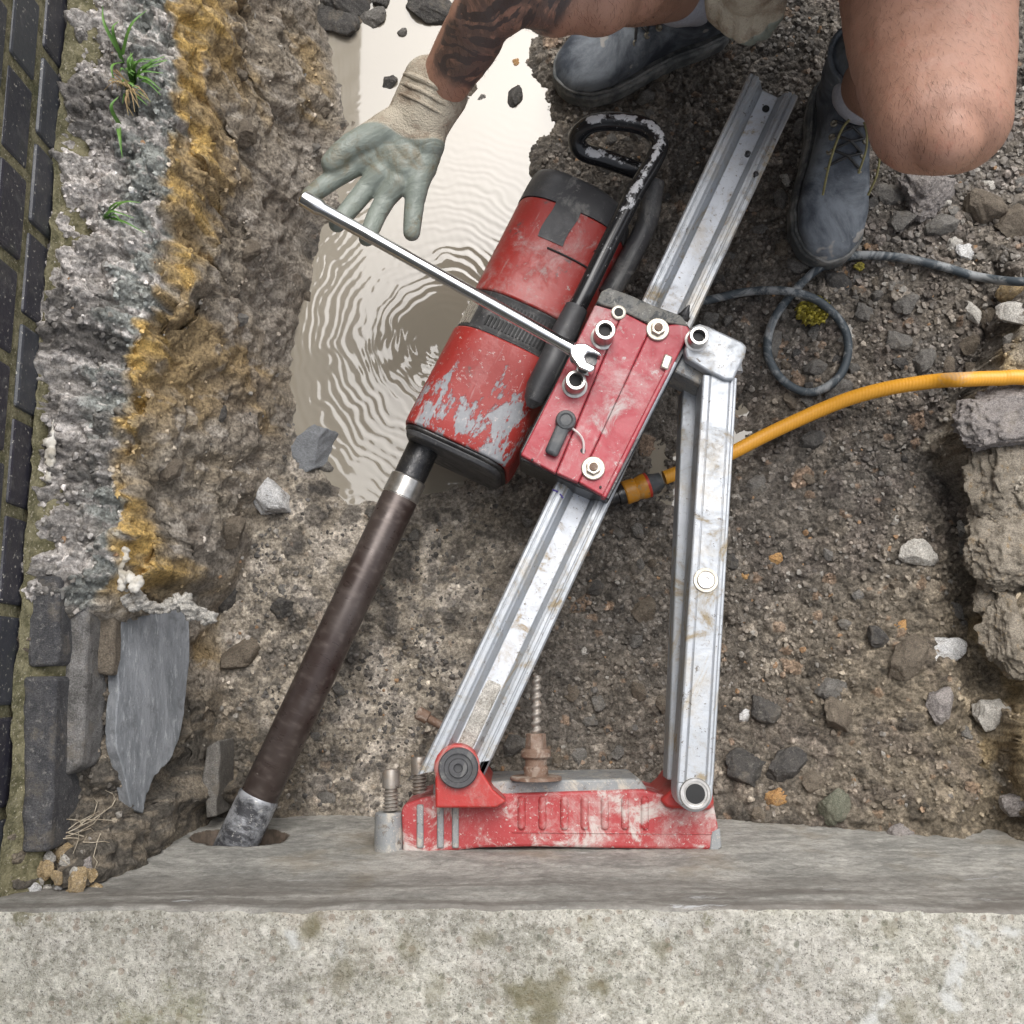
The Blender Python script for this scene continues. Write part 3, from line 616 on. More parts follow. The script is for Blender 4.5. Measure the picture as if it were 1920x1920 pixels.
# mossy fillet at the foot
fyv = np.arange(-.25, 2.3, .004); prf = [(.002, .412), (.006, .402), (.012, .392), (.020, .386), (.032, .378), (.040, .36), (.040, .33)]
FX = np.array([p[0] for p in prf])[:, None]+.010*(fbm(fyv*9, fyv*0, 4, 160)[None, :]-.5)+.004*(vn(fyv*90, fyv*0+2, 161)[None, :]-.5)+XW
FZz = np.array([p[1] for p in prf])[:, None]+.004*(vn(np.arange(7)[:, None]*1.7+0*fyv[None, :], fyv[None, :]*80, 162)-.5)
me, _ = grid_mesh('mortar_fillet', FX, np.broadcast_to(fyv, FX.shape), FZz); link('mortar_fillet', me, M['moss_mortar'], bw)

# lower footing blocks by the corner
def block(name, pxs, z0, z1, mat, label, cat, group=None, tilt=0., bev=.006, rnd=.004):
    random.seed(hash(label) % 999 if False else len(label)*7+int(pxs[0][0]))
    pts = [P(x, y, z1) for x, y in pxs]; cx = sum(p.x for p in pts)/len(pts); cy = sum(p.y for p in pts)/len(pts)
    n = []
    for i, p in enumerate(pts):
        qn = pts[(i+1) % len(pts)]; L = (qn-p).length; k = max(1, int(L/.02))
        for j in range(k): n.append(p.lerp(qn, j/k)+Vector((random.uniform(-1, 1)*rnd*.5, random.uniform(-1, 1)*rnd*.5, 0)))
    bm = bmesh.new(); prism(bm, [q-Vector((cx, cy, 0)) for q in n], z0, lambda p: z1+tilt*p[0]+random.uniform(-1, 1)*rnd*.3)
    bmesh.ops.triangulate(bm, faces=[f for f in bm.faces if len(f.verts) > 4])
    bmesh.ops.translate(bm, verts=bm.verts, vec=(0, 0, -z0))
    o = bmobj(name, bm, mat, None, bevel=bev, seg=3, ang=50); o.location = (cx, cy, z0); return tag(o, label, cat, group)
block('footing_stone', [(50,1078),(112,1080),(108,1245),(48,1250)], .30, .398, M['footing_brick_dark'], 'short dark footing stone right below the mossy mortar end', 'footing stone', 'footing stones under the brick wall')
block('footing_stone', [(40,1270),(104,1268),(98,1500),(92,1600),(40,1600)], .28, .398, M['footing_brick_dark'], 'long dark footing stone nearest the corner, under the brick wall', 'footing stone', 'footing stones under the brick wall')
block('footing_stone', [(118,1082),(164,1084),(160,1300),(152,1440),(116,1455),(114,1300)], .24, .362, M['footing_brick_pale'], 'pale weathered footing stone left of the mud strip and slate', 'footing stone', 'footing stones under the brick wall')
block('footing_stone', [(172,1120),(214,1125),(210,1270),(170,1262)], .2, .325, M['st_brown'], 'brown muddy footing stone tight against the upright slate', 'footing stone', 'footing stones under the brick wall')
def slate():
    pxs = [(232,1140),(262,1130),(354,1148),(357,1220),(350,1300),(340,1375),(318,1430),(290,1455),(276,1490),(268,1524),(246,1518),(236,1465),(222,1410),(216,1372),(222,1300),(220,1230)]
    random.seed(9); pts = []
    for i, a in enumerate(pxs):
        b_ = pxs[(i+1) % len(pxs)]
        for k in range(4):
            x = a[0]+(b_[0]-a[0])*k/4+random.uniform(-1.5, 1.5); y = a[1]+(b_[1]-a[1])*k/4+random.uniform(-2, 2); pts.append((x, y))
    zf = lambda x: .315-.155*(x-216)/140.
    bm = bmesh.new(); A = [bm.verts.new(P(x, y, zf(x))) for x, y in pts]; B = [bm.verts.new(v.co+Vector((-.016, 0, -.006))) for v in A]; n = len(A)
    bm.faces.new(A); bm.faces.new(B[::-1])
    for i in range(n): bm.faces.new((A[i], B[i], B[(i+1) % n], A[(i+1) % n]))
    o = bmobj('slate_slab', bm, M['st_slate'], None, bevel=.0015, seg=2); return tag(o, 'large pointed grey slate slab leaning upright at the lower left bank', 'slate slab')
slate()
block('slate_shard', [(386,1400),(408,1385),(414,1420),(405,1530),(384,1535),(380,1460)], .0, .10, M['st_grey'], 'narrow upright grey slate shard beside the core bit', 'slate shard', tilt=.1, bev=.003)

# ------------------------------------------------------------------ stones
def hull(seed, npts=16, sc=(1, .8, .6), bev=.06, sub=0):
    rnd = random.Random(seed); bm = bmesh.new()
    for k in range(npts):
        v = Vector((rnd.gauss(0, 1), rnd.gauss(0, 1), rnd.gauss(0, 1))).normalized()*rnd.uniform(.85, 1.05)
        bm.verts.new((v.x*sc[0], v.y*sc[1], v.z*sc[2]))
    r = bmesh.ops.convex_hull(bm, input=bm.verts)
    bmesh.ops.delete(bm, geom=[g for g in r['geom_interior'] if isinstance(g, bmesh.types.BMVert)], context='VERTS')
    if bev: bmesh.ops.bevel(bm, geom=list(bm.edges)+list(bm.verts), offset=bev, segments=2, profile=.5, affect='EDGES', clamp_overlap=True)
    return bm
protos = []
for k in range(14):
    rnd = random.Random(500+k); bm = bmesh.new(); ball(bm, (0, 0, 0), 1.12, n=5); co = np.array([v.co[:] for v in bm.verts])
    for j in range(10+k % 4):
        n_ = np.array([rnd.gauss(0, 1), rnd.gauss(0, 1), rnd.gauss(0, 1)*.9]); n_ /= np.linalg.norm(n_); t_ = co@n_; co = co-np.outer(np.maximum(t_-rnd.uniform(.62, .9), 0)*.96, n_)
    nz_ = (fbm(co[:, 0]*2.2+co[:, 2]*1.7, co[:, 1]*2.2-co[:, 2]*1.3, 3, k)-.5)*.22+(fbm(co[:, 0]*9+co[:, 2]*7, co[:, 1]*9-co[:, 2]*6, 3, k+9)-.5)*.10
    co = co*(1+nz_)[:, None]*np.array([1, rnd.uniform(.7, .95), rnd.uniform(.6, .85)])
    for v, c in zip(bm.verts, co): v.co = c
    me = bpy.data.meshes.new('stone'); bm.to_mesh(me); bm.free(); me.polygons.foreach_set('use_smooth', [True]*len(me.polygons)); protos.append(me)
pm_cache = {}
def put_stone(k, x, y, r, mat, label, group=None, name='stone', flat=.75, rz=None, z=None, sx=1., bury=.16):
    key = (k % 14, mat.name)
    if key not in pm_cache:
        m_ = protos[k % 14].copy(); m_.materials.clear(); m_.materials.append(mat); pm_cache[key] = m_
    o = bpy.data.objects.new(name, pm_cache[key]); COL.objects.link(o)
    o.scale = (r*sx, r, r*flat); o.rotation_euler = (random.uniform(-.25, .25), random.uniform(-.25, .25), random.uniform(0, 6.28) if rz is None else rz)
    o.location = (x, y, (GZ(x, y) if z is None else z)+r*bury*flat)
    return tag(o, label, 'stone', group)
random.seed(11)
def solve(px, py):      # where a photo pixel meets the ground
    z = .03
    for _ in range(12):
        p = P(px, py, z); z = .5*z+.5*GZ(p.x, p.y)
    return P(px, py, z)
special = [
 (502,932,46,1.25,'st_white','white and grey wedge shaped rock at the foot of the ochre bank',-.5),
 (428,996,36,1.,'st_brown','oval ochre brown stone half buried in the ochre bank',.2),
 (315,884,30,1.,'st_brown','rounded muddy stone stuck high in the ochre bank',.1),
 (585,845,48,1.35,'st_slate','oblong slate grey stone in the shallow edge of the rippled puddle',.95),
 (613,878,16,1.,'st_grey','small square grey stone below the oblong slate stone',.2),
 (628,45,42,1.2,'st_dark','largest of the wet dark rocks in the puddle top left',-.5),
 (660,12,40,1.3,'st_dark','wet dark rock at the top edge beside the puddle',.1),
 (700,45,24,1.2,'st_grey','small wet grey rock right of the dark puddle rocks',.9),
 (718,8,24,1.2,'st_dark','small dark rock at the top edge above the white puddle',.4),
 (668,52,16,1.,'st_brown','small brown pebble between the wet puddle rocks',.4),
 (805,25,44,1.,'st_dark','big wet dark rock beside the tattooed forearm',.4),
 (732,162,20,1.,'st_dark','small black wet stone left of the glove cuff',.4),
 (963,194,24,1.15,'st_dark','jagged black stone standing alone in the white puddle',1.4),
 (968,119,11,1.,'st_orange','tiny orange pebble in the white puddle',1.),
 (757,72,13,1.,'st_grey','tiny grey pebble in the puddle left of the forearm',1.),
 (885,178,13,1.2,'st_brown','little brown pebble by the glove cuff in the puddle',1.),
 (905,190,11,1.,'st_grey','little grey pebble right of the glove cuff',1.),
 (868,200,15,1.2,'st_pale','pale little stone under the glove cuff',1.),
 (1722,1041,34,1.2,'st_pale','flat pale stone on the gravel near the right bank',.1),
 (1455,1497,22,1.,'st_orange','orange brown lump on the gravel above the concrete wall',.1),
 (1563,1508,34,1.1,'st_green','greenish stone resting on the edge of the concrete wall',1.2),
 (1452,1048,15,1.,'st_orange','orange pebble lying right of the silver strut',1.),
 (1399,1080,10,1.,'st_orange','tiny orange pebble close beside the silver strut',1.),
 (1395,1345,15,1.,'st_white','small white stone right of the foot of the strut',1.),
 (1810,474,22,1.1,'st_white','white stone near the black cable and the boot',1.),
 (1690,412,28,1.2,'st_grey','grey stone by the outer side of the lower boot',.3),
 (1760,425,32,1.2,'st_grey','angular grey stone below the bare knee',.5),
 (1790,460,20,1.,'st_pale','pale pebble beside the white stone by the cable',.5),
 (1840,392,40,1.3,'st_brown','broad brown stone under the bare knee',-.4),
 (1893,420,36,1.,'st_brown','brown stone near the right edge above the cable',.6),
 (1770,310,40,1.,'st_pale','pale stone poking out behind the bare knee',.8),
 (1700,570,24,1.3,'st_grey','flat grey stone inside the sweep of the black cable',.8),
 (1820,585,20,1.6,'st_pale','thin pale stone with rust streak below the cable',-1.),
 (1905,590,28,1.4,'st_pale','pale stone at the right edge below the cable',-.6),
 (1905,545,30,1.2,'st_ochre','ochre stone at the right edge beside the cable',.3),
 (1680,640,24,1.2,'st_grey','grey stone between the cable loop and the yellow hose',.2),
 (1570,1340,36,1.,'st_brown','round flat brown stone in the gravel at the lower right',.2),
 (1700,1240,42,1.2,'st_brown','muddy brown stone between strut and right bank',.8),
 (1770,1220,30,1.5,'st_white','crumbly white mortar fragment on the lower right bank',.6),
 (1855,1335,40,1.,'st_pale','knobbly pale mortar lump at the lower right bank',.3),
 (1762,1325,34,1.3,'st_rubble','rounded rubble lump left of the knobbly pale lump',1.4),
 (1690,1570,34,1.1,'st_rubble','grey rubble lump against the top of the wall face',.5),
 (1900,1510,34,1.,'st_rubble','dark grey rubble lump at the lower right edge',.5),
 (1205,1145,28,1.,'st_brown','reddish brown stone between the rail and the strut',.5),
 (458,1226,34,1.3,'st_brown','flat reddish broken tile chip right of the slate slab',.7),
 (527,1140,26,1.,'st_dark','blue grey wet stone left of the core bit',1.),
 (1330,600,20,1.,'st_grey','grey pebble tucked between rail and bracket',1.),
 (865,850,1,1.,'st_grey','',0),
 (1560,1290,26,1.2,'st_grey','grey stone in the middle of the lower right gravel',.2),
 (1430,1330,32,1.,'st_dark','dark stone just right of the foot of the strut',.2),
 (1395,1440,40,1.2,'st_dark','dark grey cobble right beside the ring end of the strut',.2),
 (1470,1440,38,1.2,'st_dark','dark grey cobble near the wall right of the strut end',.6),
 (1528,1470,26,1.2,'st_brown','brown cobble left of the greenish stone',.2),
 (1600,690,14,1.,'st_grey','small grey pebble below the black cable loop',.2),
 (1525,690,26,1.,'st_grey','grey stone inside the black cable loop',.4),
]
for i, (px, py, r, sx, mt, lab, rz) in enumerate(special):
    if not lab: continue
    p = solve(px, py); s = SC(px, py, p.z)*r*.95
    put_stone(i*5+3, p.x, p.y, s, M[mt], lab, rz=rz, sx=sx, flat=.8, z=max(p.z, -.004))
# the largest of the nameless stones, each its own object
def where(px, py):
    if px < 560 and py < 1050: return 'on the ochre earth bank', 'stones in the ochre earth bank'
    if px < 900 and py > 860: return 'in the wet mud around the core bit', 'stones in the wet mud by the core bit'
    if px < 1080: return 'at the edge of the white puddle', 'stones along the puddle edge'
    if py < 560 and px < 1480: return 'in the shaded gravel between the two boots', 'stones in the shade between the boots'
    if px > 1440 and py < 760: return 'in the rubble around the cable', 'stones in the rubble around the cable'
    if px < 1290: return 'in the dark gravel between rail and strut', 'stones between rail and strut'
    if py < 1130: return 'in the gravel right of the strut and below the hose', 'stones below the yellow hose'
    return 'in the lower right gravel above the concrete wall', 'stones above the concrete wall'
LM = [(1548,493,'the toe of the lower boot'),(1060,150,'the toe of the upper boot'),(1516,650,'the black cable loop'),(1680,480,'the sweep of the black cable'),(1850,520,'the cable near the right edge'),(1780,330,'the bare knee'),(1808,474,'the white stone'),
 (1600,745,'the middle of the yellow hose'),(1440,815,'the yellow hose near the strut'),(1185,915,'the orange hose connector'),(1323,1088,'the strut bolt'),(1300,1300,'the lower part of the strut'),(1303,1488,'the ring end of the strut'),(1722,1041,'the flat pale stone'),(1860,1000,'the dark hollow of the right bank'),
 (1770,1220,'the crumbly white mortar fragment'),(1855,1335,'the knobbly pale lump'),(1563,1508,'the greenish stone'),(1005,1300,'the spiral anchor rod'),(860,1437,'the black pivot bolt'),(733,1470,'the levelling screw'),(1100,1000,'the rail below the red carriage'),(960,1200,'the lower rail'),(1436,204,'the hole at the rail tip'),(1150,240,'the tubular handle loop'),
 (1390,70,'the clenched glove'),(785,870,'the spindle'),(700,1050,'the upper core bit'),(600,1250,'the middle of the core bit'),(460,1530,'the bit crown'),(585,845,'the oblong slate stone'),(502,932,'the white wedge rock'),(428,996,'the ochre oval stone'),(285,1300,'the slate slab'),(565,370,'the free end of the lever'),(640,45,'the wet puddle rocks'),(458,1226,'the broken tile chip'),(430,250,'the upper ochre bank'),(420,560,'the middle of the ochre bank'),(395,1450,'the slate shard'),(1850,780,'the pale concrete lump')]
usedlab = set()
HP = [(1240+35*k, 903-.62*35*k*.65) for k in range(5)]+[(1380+k*25, 845-12*k+.33*k*k) for k in range(22)]+[(1330+k*22, 560-k*1.5) for k in range(9)]+[(1600+k*25, 480+k*4) for k in range(14)]
def near_label(px, py, adj):
    for a, b_, nm in sorted(LM, key=lambda q: math.hypot(q[0]-px, q[1]-py))[:6]:
        dx, dy = px-a, py-b_
        dr = ('right of' if dx > 0 else 'left of') if abs(dx) > 1.6*abs(dy) else ('below' if dy > 0 else 'above') if abs(dy) > 1.6*abs(dx) else ('below and right of' if dx > 0 else 'below and left of') if dy > 0 else ('above and right of' if dx > 0 else 'above and left of')
        l_ = adj+' stone '+dr+' '+nm
        if l_ not in usedlab: usedlab.add(l_); return l_
    return l_
random.seed(77); cnt = 0; tries = 0
sizes = sorted([random.uniform(9, 15) if random.random() < .7 else random.uniform(15, 26) for _ in range(165)], reverse=True)
placed = [(solve(s[0], s[1]), s[2]*.0008) for s in special]
while cnt < 165 and tries < 6000:
    tries += 1
    if random.random() < .45: px, py = random.uniform(1440, 1930), random.uniform(330, 760)
    elif random.random() < .75: px, py = random.uniform(1000, 1860), random.uniform(30, 1560)
    else: px, py = random.uniform(380, 1080), random.uniform(0, 1520)
    p = solve(px, py); r = sizes[cnt]*SC(px, py, 0)
    if p.x < Cl(p.y)+.02: continue
    sdp = float(poly_sd(np.array([p.x]), np.array([p.y]), PUD)[0])
    if any(math.hypot(px-a, py-b_) < 34 for a, b_ in HP): continue
    if sdp > .012 or (sdp > -.02 and random.random() < .4): continue
    if any((q-p).length < rr_+r*.9 for q, rr_ in placed): continue
    placed.append((p, r)); wh, gr = where(px, py)
    u = random.random(); mt, cn = (('st_grey', 'grey') if u < .45 else ('st_brown', 'brown') if u < .72 else ('st_dark', 'dark') if u < .88 else ('st_pale', 'pale') if u < .96 else ('st_orange', 'rusty orange'))
    if px < 1080 and mt == 'st_pale': mt, cn = 'st_dark', 'dark'
    put_stone(random.randrange(14), p.x, p.y, r, M[mt], near_label(px, py, ('tiny ' if sizes[cnt] < 11 else 'small ' if sizes[cnt] < 15 else 'medium sized ' if sizes[cnt] < 20 else 'large ')+cn), gr, sx=random.uniform(.95, 1.3), bury=random.uniform(-.12, .22)); cnt += 1
# fine gravel: uncountable, one object
def gravel():
    rs = np.random.RandomState(5); libs = []
    for k in range(10):
        bm = hull(300+k, 9+k % 4*2, (1, .8, .62), 0); bmesh.ops.triangulate(bm, faces=bm.faces); bmesh.ops.recalc_face_normals(bm, faces=bm.faces)
        bm.verts.ensure_lookup_table(); libs.append((np.array([v.co[:] for v in bm.verts]), np.array([[v.index for v in f.verts] for f in bm.faces]))); bm.free()
    N = 40000; x = rs.uniform(-.56, .96, N); y = rs.uniform(-.2, 1.2, N)
    sdp = poly_sd(x, y, PUD); dn = (sst(.004, -.035, sdp)+.22*sst(.03, -.01, sdp)*(x > -.1)*(vn(x*30, y*30, 19) > .45))*(.5+.5*sst(-.15, .15, x+.12*vn(x*9, y*9, 7)))
    dn = dn*np.where(x < Bl(y), 1.3, np.where(x < Dl(y), .55, 1))*(.3+1.*sst(.3, .6, fbm(x*7, y*7, 3, 171)))*(1-.6*sst(.3, .6, x)*sst(.35, .05, y))
    k = rs.uniform(0, 1, N) < dn*.95; x, y = x[k], y[k]
    big = sst(.3, .7, x)*sst(.35, .7, y)
    r = (.0022+.0042*rs.uniform(0, 1, len(x))**2.2)*(1+.55*big)
    ix = np.clip(np.searchsorted(gx, x), 0, len(gx)-1); iy = np.clip(np.searchsorted(gy, y), 0, len(gy)-1); z = Z[iy, ix]
    base = col[iy, ix]; lt = (_lat+_lat2)[iy, ix]; V = []; F = []; Cc = []; off = 0
    for i in range(len(x)):
        v, f = libs[i % 10]; a = rs.uniform(0, 6.28); b_ = rs.uniform(-.5, .5); ca, sa, cb, sb = math.cos(a), math.sin(a), math.cos(b_), math.sin(b_)
        q = v*r[i]; q = np.stack([q[:, 0], q[:, 1]*cb-q[:, 2]*sb, q[:, 1]*sb+q[:, 2]*cb], 1)
        q = np.stack([q[:, 0]*ca-q[:, 1]*sa, q[:, 0]*sa+q[:, 1]*ca, q[:, 2]], 1)+np.array([x[i]+lt[i], y[i], z[i]+r[i]*.12])
        V.append(q); F.append(f+off); off += len(v)
        c_ = base[i]*rs.uniform(.65, 1.5) if rs.uniform() < .93 else np.array([.27, .25, .22])*rs.uniform(.6, 1.2)
        if base[i, 0] > .22 and x[i] > -.40 and y[i] < .45 and x[i] < .3 and rs.uniform() < .7: c_ = np.array([.085, .078, .07])*rs.uniform(.6, 1.6)
        if rs.uniform() < .012: c_ = np.array([.28, .17, .09])
        Cc.append(np.tile(c_, (len(v), 1)))
    V = np.concatenate(V); F = np.concatenate(F); Cc = np.concatenate(Cc)
    me = bpy.data.meshes.new('gravel'); me.from_pydata(V.tolist(), [], F.tolist()); set_col(me, np.clip(Cc, .01, .9))
    tag(link('gravel', me, M['gravel'], None, False), kind='stuff')
gravel()
# lumps of broken concrete at the right bank and under the knee
def lump(name, pxc, r, sc, mat, label, cat, seed, dz=0, rz=0, z=None, amp=.25, cut=9):
    p = solve(*pxc) if z is None else P(pxc[0], pxc[1], z); rnd = random.Random(seed); bm = bmesh.new(); ball(bm, (0, 0, 0), 1, n=6)
    co = np.array([v.co[:] for v in bm.verts]); pl = []
    for k in range(cut):
        n_ = np.array([rnd.gauss(0, 1), rnd.gauss(0, 1), rnd.gauss(0, 1)]); n_ /= np.linalg.norm(n_); pl.append((n_, rnd.uniform(.55, .85)))
    for n_, d_ in pl:
        t_ = co@n_; ov = np.maximum(t_-d_, 0); co = co-np.outer(ov*.93, n_)
    def n3(f, o, sd_): return (fbm(co[:, 0]*f+9, co[:, 1]*f, o, sd_)+fbm(co[:, 1]*f+9, co[:, 2]*f, o, sd_+11)+fbm(co[:, 2]*f+9, co[:, 0]*f, o, sd_+23)-1.5)*1.15
    k = 1+amp*n3(1.7, 3, seed)+.14*n3(6, 4, seed+3)+.08*n3(17, 4, seed+5)
    co = co*k[:, None]*np.array(sc)*r
    for v, c in zip(bm.verts, co): v.co = c
    o = bmobj(name, bm, mat, None, ang=70); o.location = (p.x, p.y, p.z+dz); o.rotation_euler = (0, 0, rz); return tag(o, label, cat)
lump('concrete_lump', (1895,790), .085, (1.05,.72,.5), M['st_rubble'], 'pale broken concrete lump at the right edge below the yellow hose', 'rubble', 3, .0, .15)
for k, (a, b_, r, sc, lab) in enumerate(((1912,890,.075,(.85,.9,.5),'brownish broken lump just below the pale concrete lump on the right bank'), (1900,965,.05,(.9,1.,.5),'small brown lump at the edge of the dark hollow of the right bank'),
  (1918,1040,.07,(.8,1.,.5),'wide brown lump in the middle of the right bank edge'), (1896,1110,.05,(.8,1.1,.5),'narrow ochre stained lump low on the right bank edge'), (1915,1185,.06,(.9,1.,.5),'lowest brown lump of the right bank beside the crumbly white fragment'))):
    lump('earth_lump', (a, b_), r, sc, M['st_bank'], lab, 'rubble', 40+k*3, -.014, k*.8, amp=.35, cut=3)
lump('concrete_lump', (1725,365), .055, (1.,.95,.6), M['st_rubble'], 'cracked grey concrete lump half hidden behind the bare knee', 'rubble', 12, .01, .6)
def crust(name, pts, mat, label, seed, amp=.006):
    rnd = random.Random(seed); bm = bmesh.new(); pp = [P(a, b_, z) for a, b_, z, r in pts]; rr_ = [r for *_, r in pts]
    for i in range(len(pp)-1):
        n_ = max(3, int((pp[i+1]-pp[i]).length/.003))
        for k in range(n_+1):
            t_ = k/n_; r = (rr_[i]*(1-t_)+rr_[i+1]*t_)*rnd.uniform(.55, 1.1)
            ball(bm, pp[i].lerp(pp[i+1], t_)+Vector((rnd.gauss(0, .35), rnd.gauss(0, .35), rnd.gauss(0, .25)))*r, r, (1, 1, .7), 2)
    o = fuse(name, bm, M[mat], None, .0018, 1); v = vcoords(o.data)
    nr = np.empty(len(o.data.vertices)*3); o.data.vertices.foreach_get('normal', nr); nr = nr.reshape(-1, 3)
    d_ = amp*1.3*((fbm(v[:, 0]*150+v[:, 2]*60, v[:, 1]*150-v[:, 2]*50, 4, seed)-.5))+amp*.6*(.4-worley(v[:, 0]*230+v[:, 2]*90, v[:, 1]*230, seed)[0]); o.data.vertices.foreach_set('co', (v+nr*d_[:, None]).ravel()); o.data.update()
    return tag(o, label, 'mortar')
crust('mortar_blob', [(234,1030,.348,.0045),(230,1048,.345,.0065),(226,1066,.342,.0075),(234,1084,.338,.008),(222,1104,.333,.0075)], 'grout', 'white crusty mortar blob above the slate slab', 21)
crust('mortar_blob', [(250,1100,.342,.008),(264,1092,.338,.0075)], 'grout', 'cream round mortar blob at the top left corner of the slate', 24, .004)
crust('mortar_crust', [(212,1112,.325,.008),(240,1128,.318,.009),(275,1136,.31,.007),(310,1143,.30,.007),(338,1130,.29,.012),(360,1148,.28,.007),(388,1160,.27,.010)], 'st_pale', 'long thin crust of mortar lying across the top of the slate', 27, .010)
crust('mortar_edge', [(98,790,.40,.004),(97,830,.40,.006),(94,860,.40,.005),(90,900,.40,.004)], 'grout', 'thin strip of pale mortar at the outer edge of the mossy joint', 31, .004)
# ochre rubble in the corner
crn = [(75,1630,26,1.3,'st_ochre','ochre flat mortar piece at the far left of the corner heap'),(118,1600,22,1.2,'st_ochre','ochre mortar piece with round top at the back of the corner heap'),
 (150,1650,36,1.2,'st_ochre','largest ochre mortar chunk in the corner heap'),(125,1615,13,1.2,'st_pale','pale pointed mortar chip on top of the corner heap'),
 (62,1663,13,1.4,'st_white','white thin mortar chip at the lower left of the corner heap'),(88,1668,14,1.2,'st_pale','pale three sided mortar chip at the front of the corner heap'),
 (110,1668,9,1.4,'st_white','tiny white mortar chip at the front of the corner heap'),(95,1608,16,1.1,'st_pale','cream mortar flake at the back of the corner heap'),(165,1620,15,1.,'st_rubble','grey mortar flake on the right of the corner heap')]
crn[0] = crn[0][:2]+(18,)+crn[0][3:]; crn[2] = (150,1655,22)+crn[2][3:]
crn += [(178,1668,14,1.2,'st_ochre','small ochre mortar crumb at the right end of the corner heap'),(135,1672,13,1.3,'st_ochre','flat ochre crumb at the front middle of the corner heap'),(90,1628,16,1.2,'st_ochre','ochre crumb in the middle of the corner heap'),
 (170,1640,15,1.1,'st_ochre','round ochre crumb right of the largest ochre chunk'),(110,1645,13,1.2,'st_ochre','small ochre crumb between the front pieces of the corner heap'),(58,1682,14,1.5,'st_ochre','lowest left ochre mortar flake by the concrete edge'),(140,1632,10,1.2,'st_pale','little pale flake on the largest ochre chunk'),(78,1648,9,1.1,'st_pale','little cream flake on the left ochre piece')]
for i, (px, py, r, sx, mt, lab) in enumerate(crn):
    p = solve(px, py); put_stone(i*3, p.x, p.y, r*SC(px, py, p.z), M[mt], lab, 'mortar pieces in the corner heap', 'mortar_chunk', .6, sx=sx, rz=i*.7, z=p.z+.35*r*SC(px, py, p.z))
    p = None
# ------------------------------------------------------------------ grass and roots
def tuft(loc, blades, label, mat, name='grass_tuft', cat='grass tuft', wd=.003):
    root = solve(*loc); bm = bmesh.new()
    for (dx, dy, dz) in blades:
        e = root+Vector((dx, dy, dz))*.95; mid = root.lerp(e, .5)+Vector((random.uniform(-.006, .006), random.uniform(-.004, .004), abs(dz)*.3+.008))
        pts = crom([root+Vector((random.uniform(-.004, .004), random.uniform(-.004, .004), -.003)), mid, e], 5)
        d = (e-root).normalized(); s = d.cross(Vector((0, 0, 1))).normalized(); rows = []
        for k, p in enumerate(pts):
            w_ = .75*wd*(1-(k/(len(pts)-1))**1.6)+.0003
            rows.append((bm.verts.new(p-s*w_), bm.verts.new(p+Vector((0, 0, -w_*.6))), bm.verts.new(p+s*w_)))
        for a, b_ in zip(rows, rows[1:]):
            bm.faces.new((a[0], a[1], b_[1], b_[0])); bm.faces.new((a[1], a[2], b_[2], b_[1]))
    me = bpy.data.meshes.new(name); bm.to_mesh(me); bm.free()
    o = link(name, me, mat); return tag(o, label, cat)
random.seed(5)
tuft((250,155), [(random.uniform(-.01,.05), random.uniform(-.04,.035), random.uniform(.004,.03)) for _ in range(26)], 'dense green grass tuft growing from the rubble footing near the top', M['grass'])
tuft((245,165), [(random.uniform(.0,.035), random.uniform(-.05,-.005), random.uniform(.0,.02)) for _ in range(14)]+[(random.uniform(-.03,.0), random.uniform(-.015,.015), random.uniform(.005,.02)) for _ in range(14)], 'dry straw coloured grass stems mixed into the green tuft', M['dry_grass'], wd=.0009)
tuft((228,110), [(-.022,.065,.02),(.04,.055,.025),(.005,.035,.03),(-.004,-.04,.01)], 'tall thin green blades above the dense grass tuft', M['grass'], wd=.0032)
tuft((225,235), [(.012,-.055,.015),(.004,.03,.02)], 'single long green blade bending down the footing', M['grass'], wd=.004)
tuft((195,403), [(.035,.012,.015),(.045,-.01,.012),(.055,.008,.02),(.03,-.018,.01),(.06,-.03,.01)], 'small sparse green sprig low on the footing', M['grass'], wd=.0022)
p = solve(170, 1560); bm = bmesh.new()
for k in range(15):
    a = p+Vector((random.uniform(-.035,.02), random.uniform(-.012,.015), .004)); q = [a]
    dr = Vector((random.uniform(-.2, 1), random.uniform(-.5, .8), 0)).normalized()
    for j in range(5):
        dr = (dr+Vector((random.uniform(-.5,.5), random.uniform(-.5,.5), 0))).normalized(); nx = q[-1]+dr*.0075; nx.z = GZ(nx.x, nx.y)+.006+random.uniform(0, .006); q.append(nx)
    tube(bm, q, [.0008, .0007, .0006, .0005, .0005, .0003], 6)
tag(bmobj('dead_roots', bm, M['root']), 'tangle of pale dead roots above the ochre corner heap', 'roots')
# yellow netting scraps
def net(pxc, r, label, seed):
    p = solve(*pxc); n = 46; bm = bmesh.new(); vs = {}
    for i in range(n):
        for j in range(n):
            a, b_ = (i/(n-1)-.5)*2, (j/(n-1)-.5)*2; lim = .72+.5*float(fbm(np.array([math.atan2(b_, a)*2.+9]), np.array([seed*1.]), 3, seed))-.1
            if math.hypot(a, b_) > lim: continue
            x_, y_ = p.x+a*r, p.y+b_*r*.85; f_ = fbm(np.array([a*2.6]), np.array([b_*2.6]), 4, seed)[0]
            z_ = GZ(x_, y_)*.4+p.z*.6+.004+r*.55*abs(math.sin(f_*14))+r*.12*float(vn(np.array([a*9.]), np.array([b_*9.]), seed)[0])
            vs[i, j] = bm.verts.new((x_, y_, z_))
    for (i, j), v in list(vs.items()):
        q = [(i, j), (i+1, j), (i+1, j+1), (i, j+1)]
        if all(k in vs for k in q): bm.faces.new([vs[k] for k in q])
    o = bmobj('yellow_scrap', bm, M['yellow_net']); m_ = o.modifiers.new('s', 'SOLIDIFY'); m_.thickness = .0012; tag(o, label, 'scrap')
net((1520,590), .030, 'crumpled yellow scrap lying inside the black cable loop', 3)
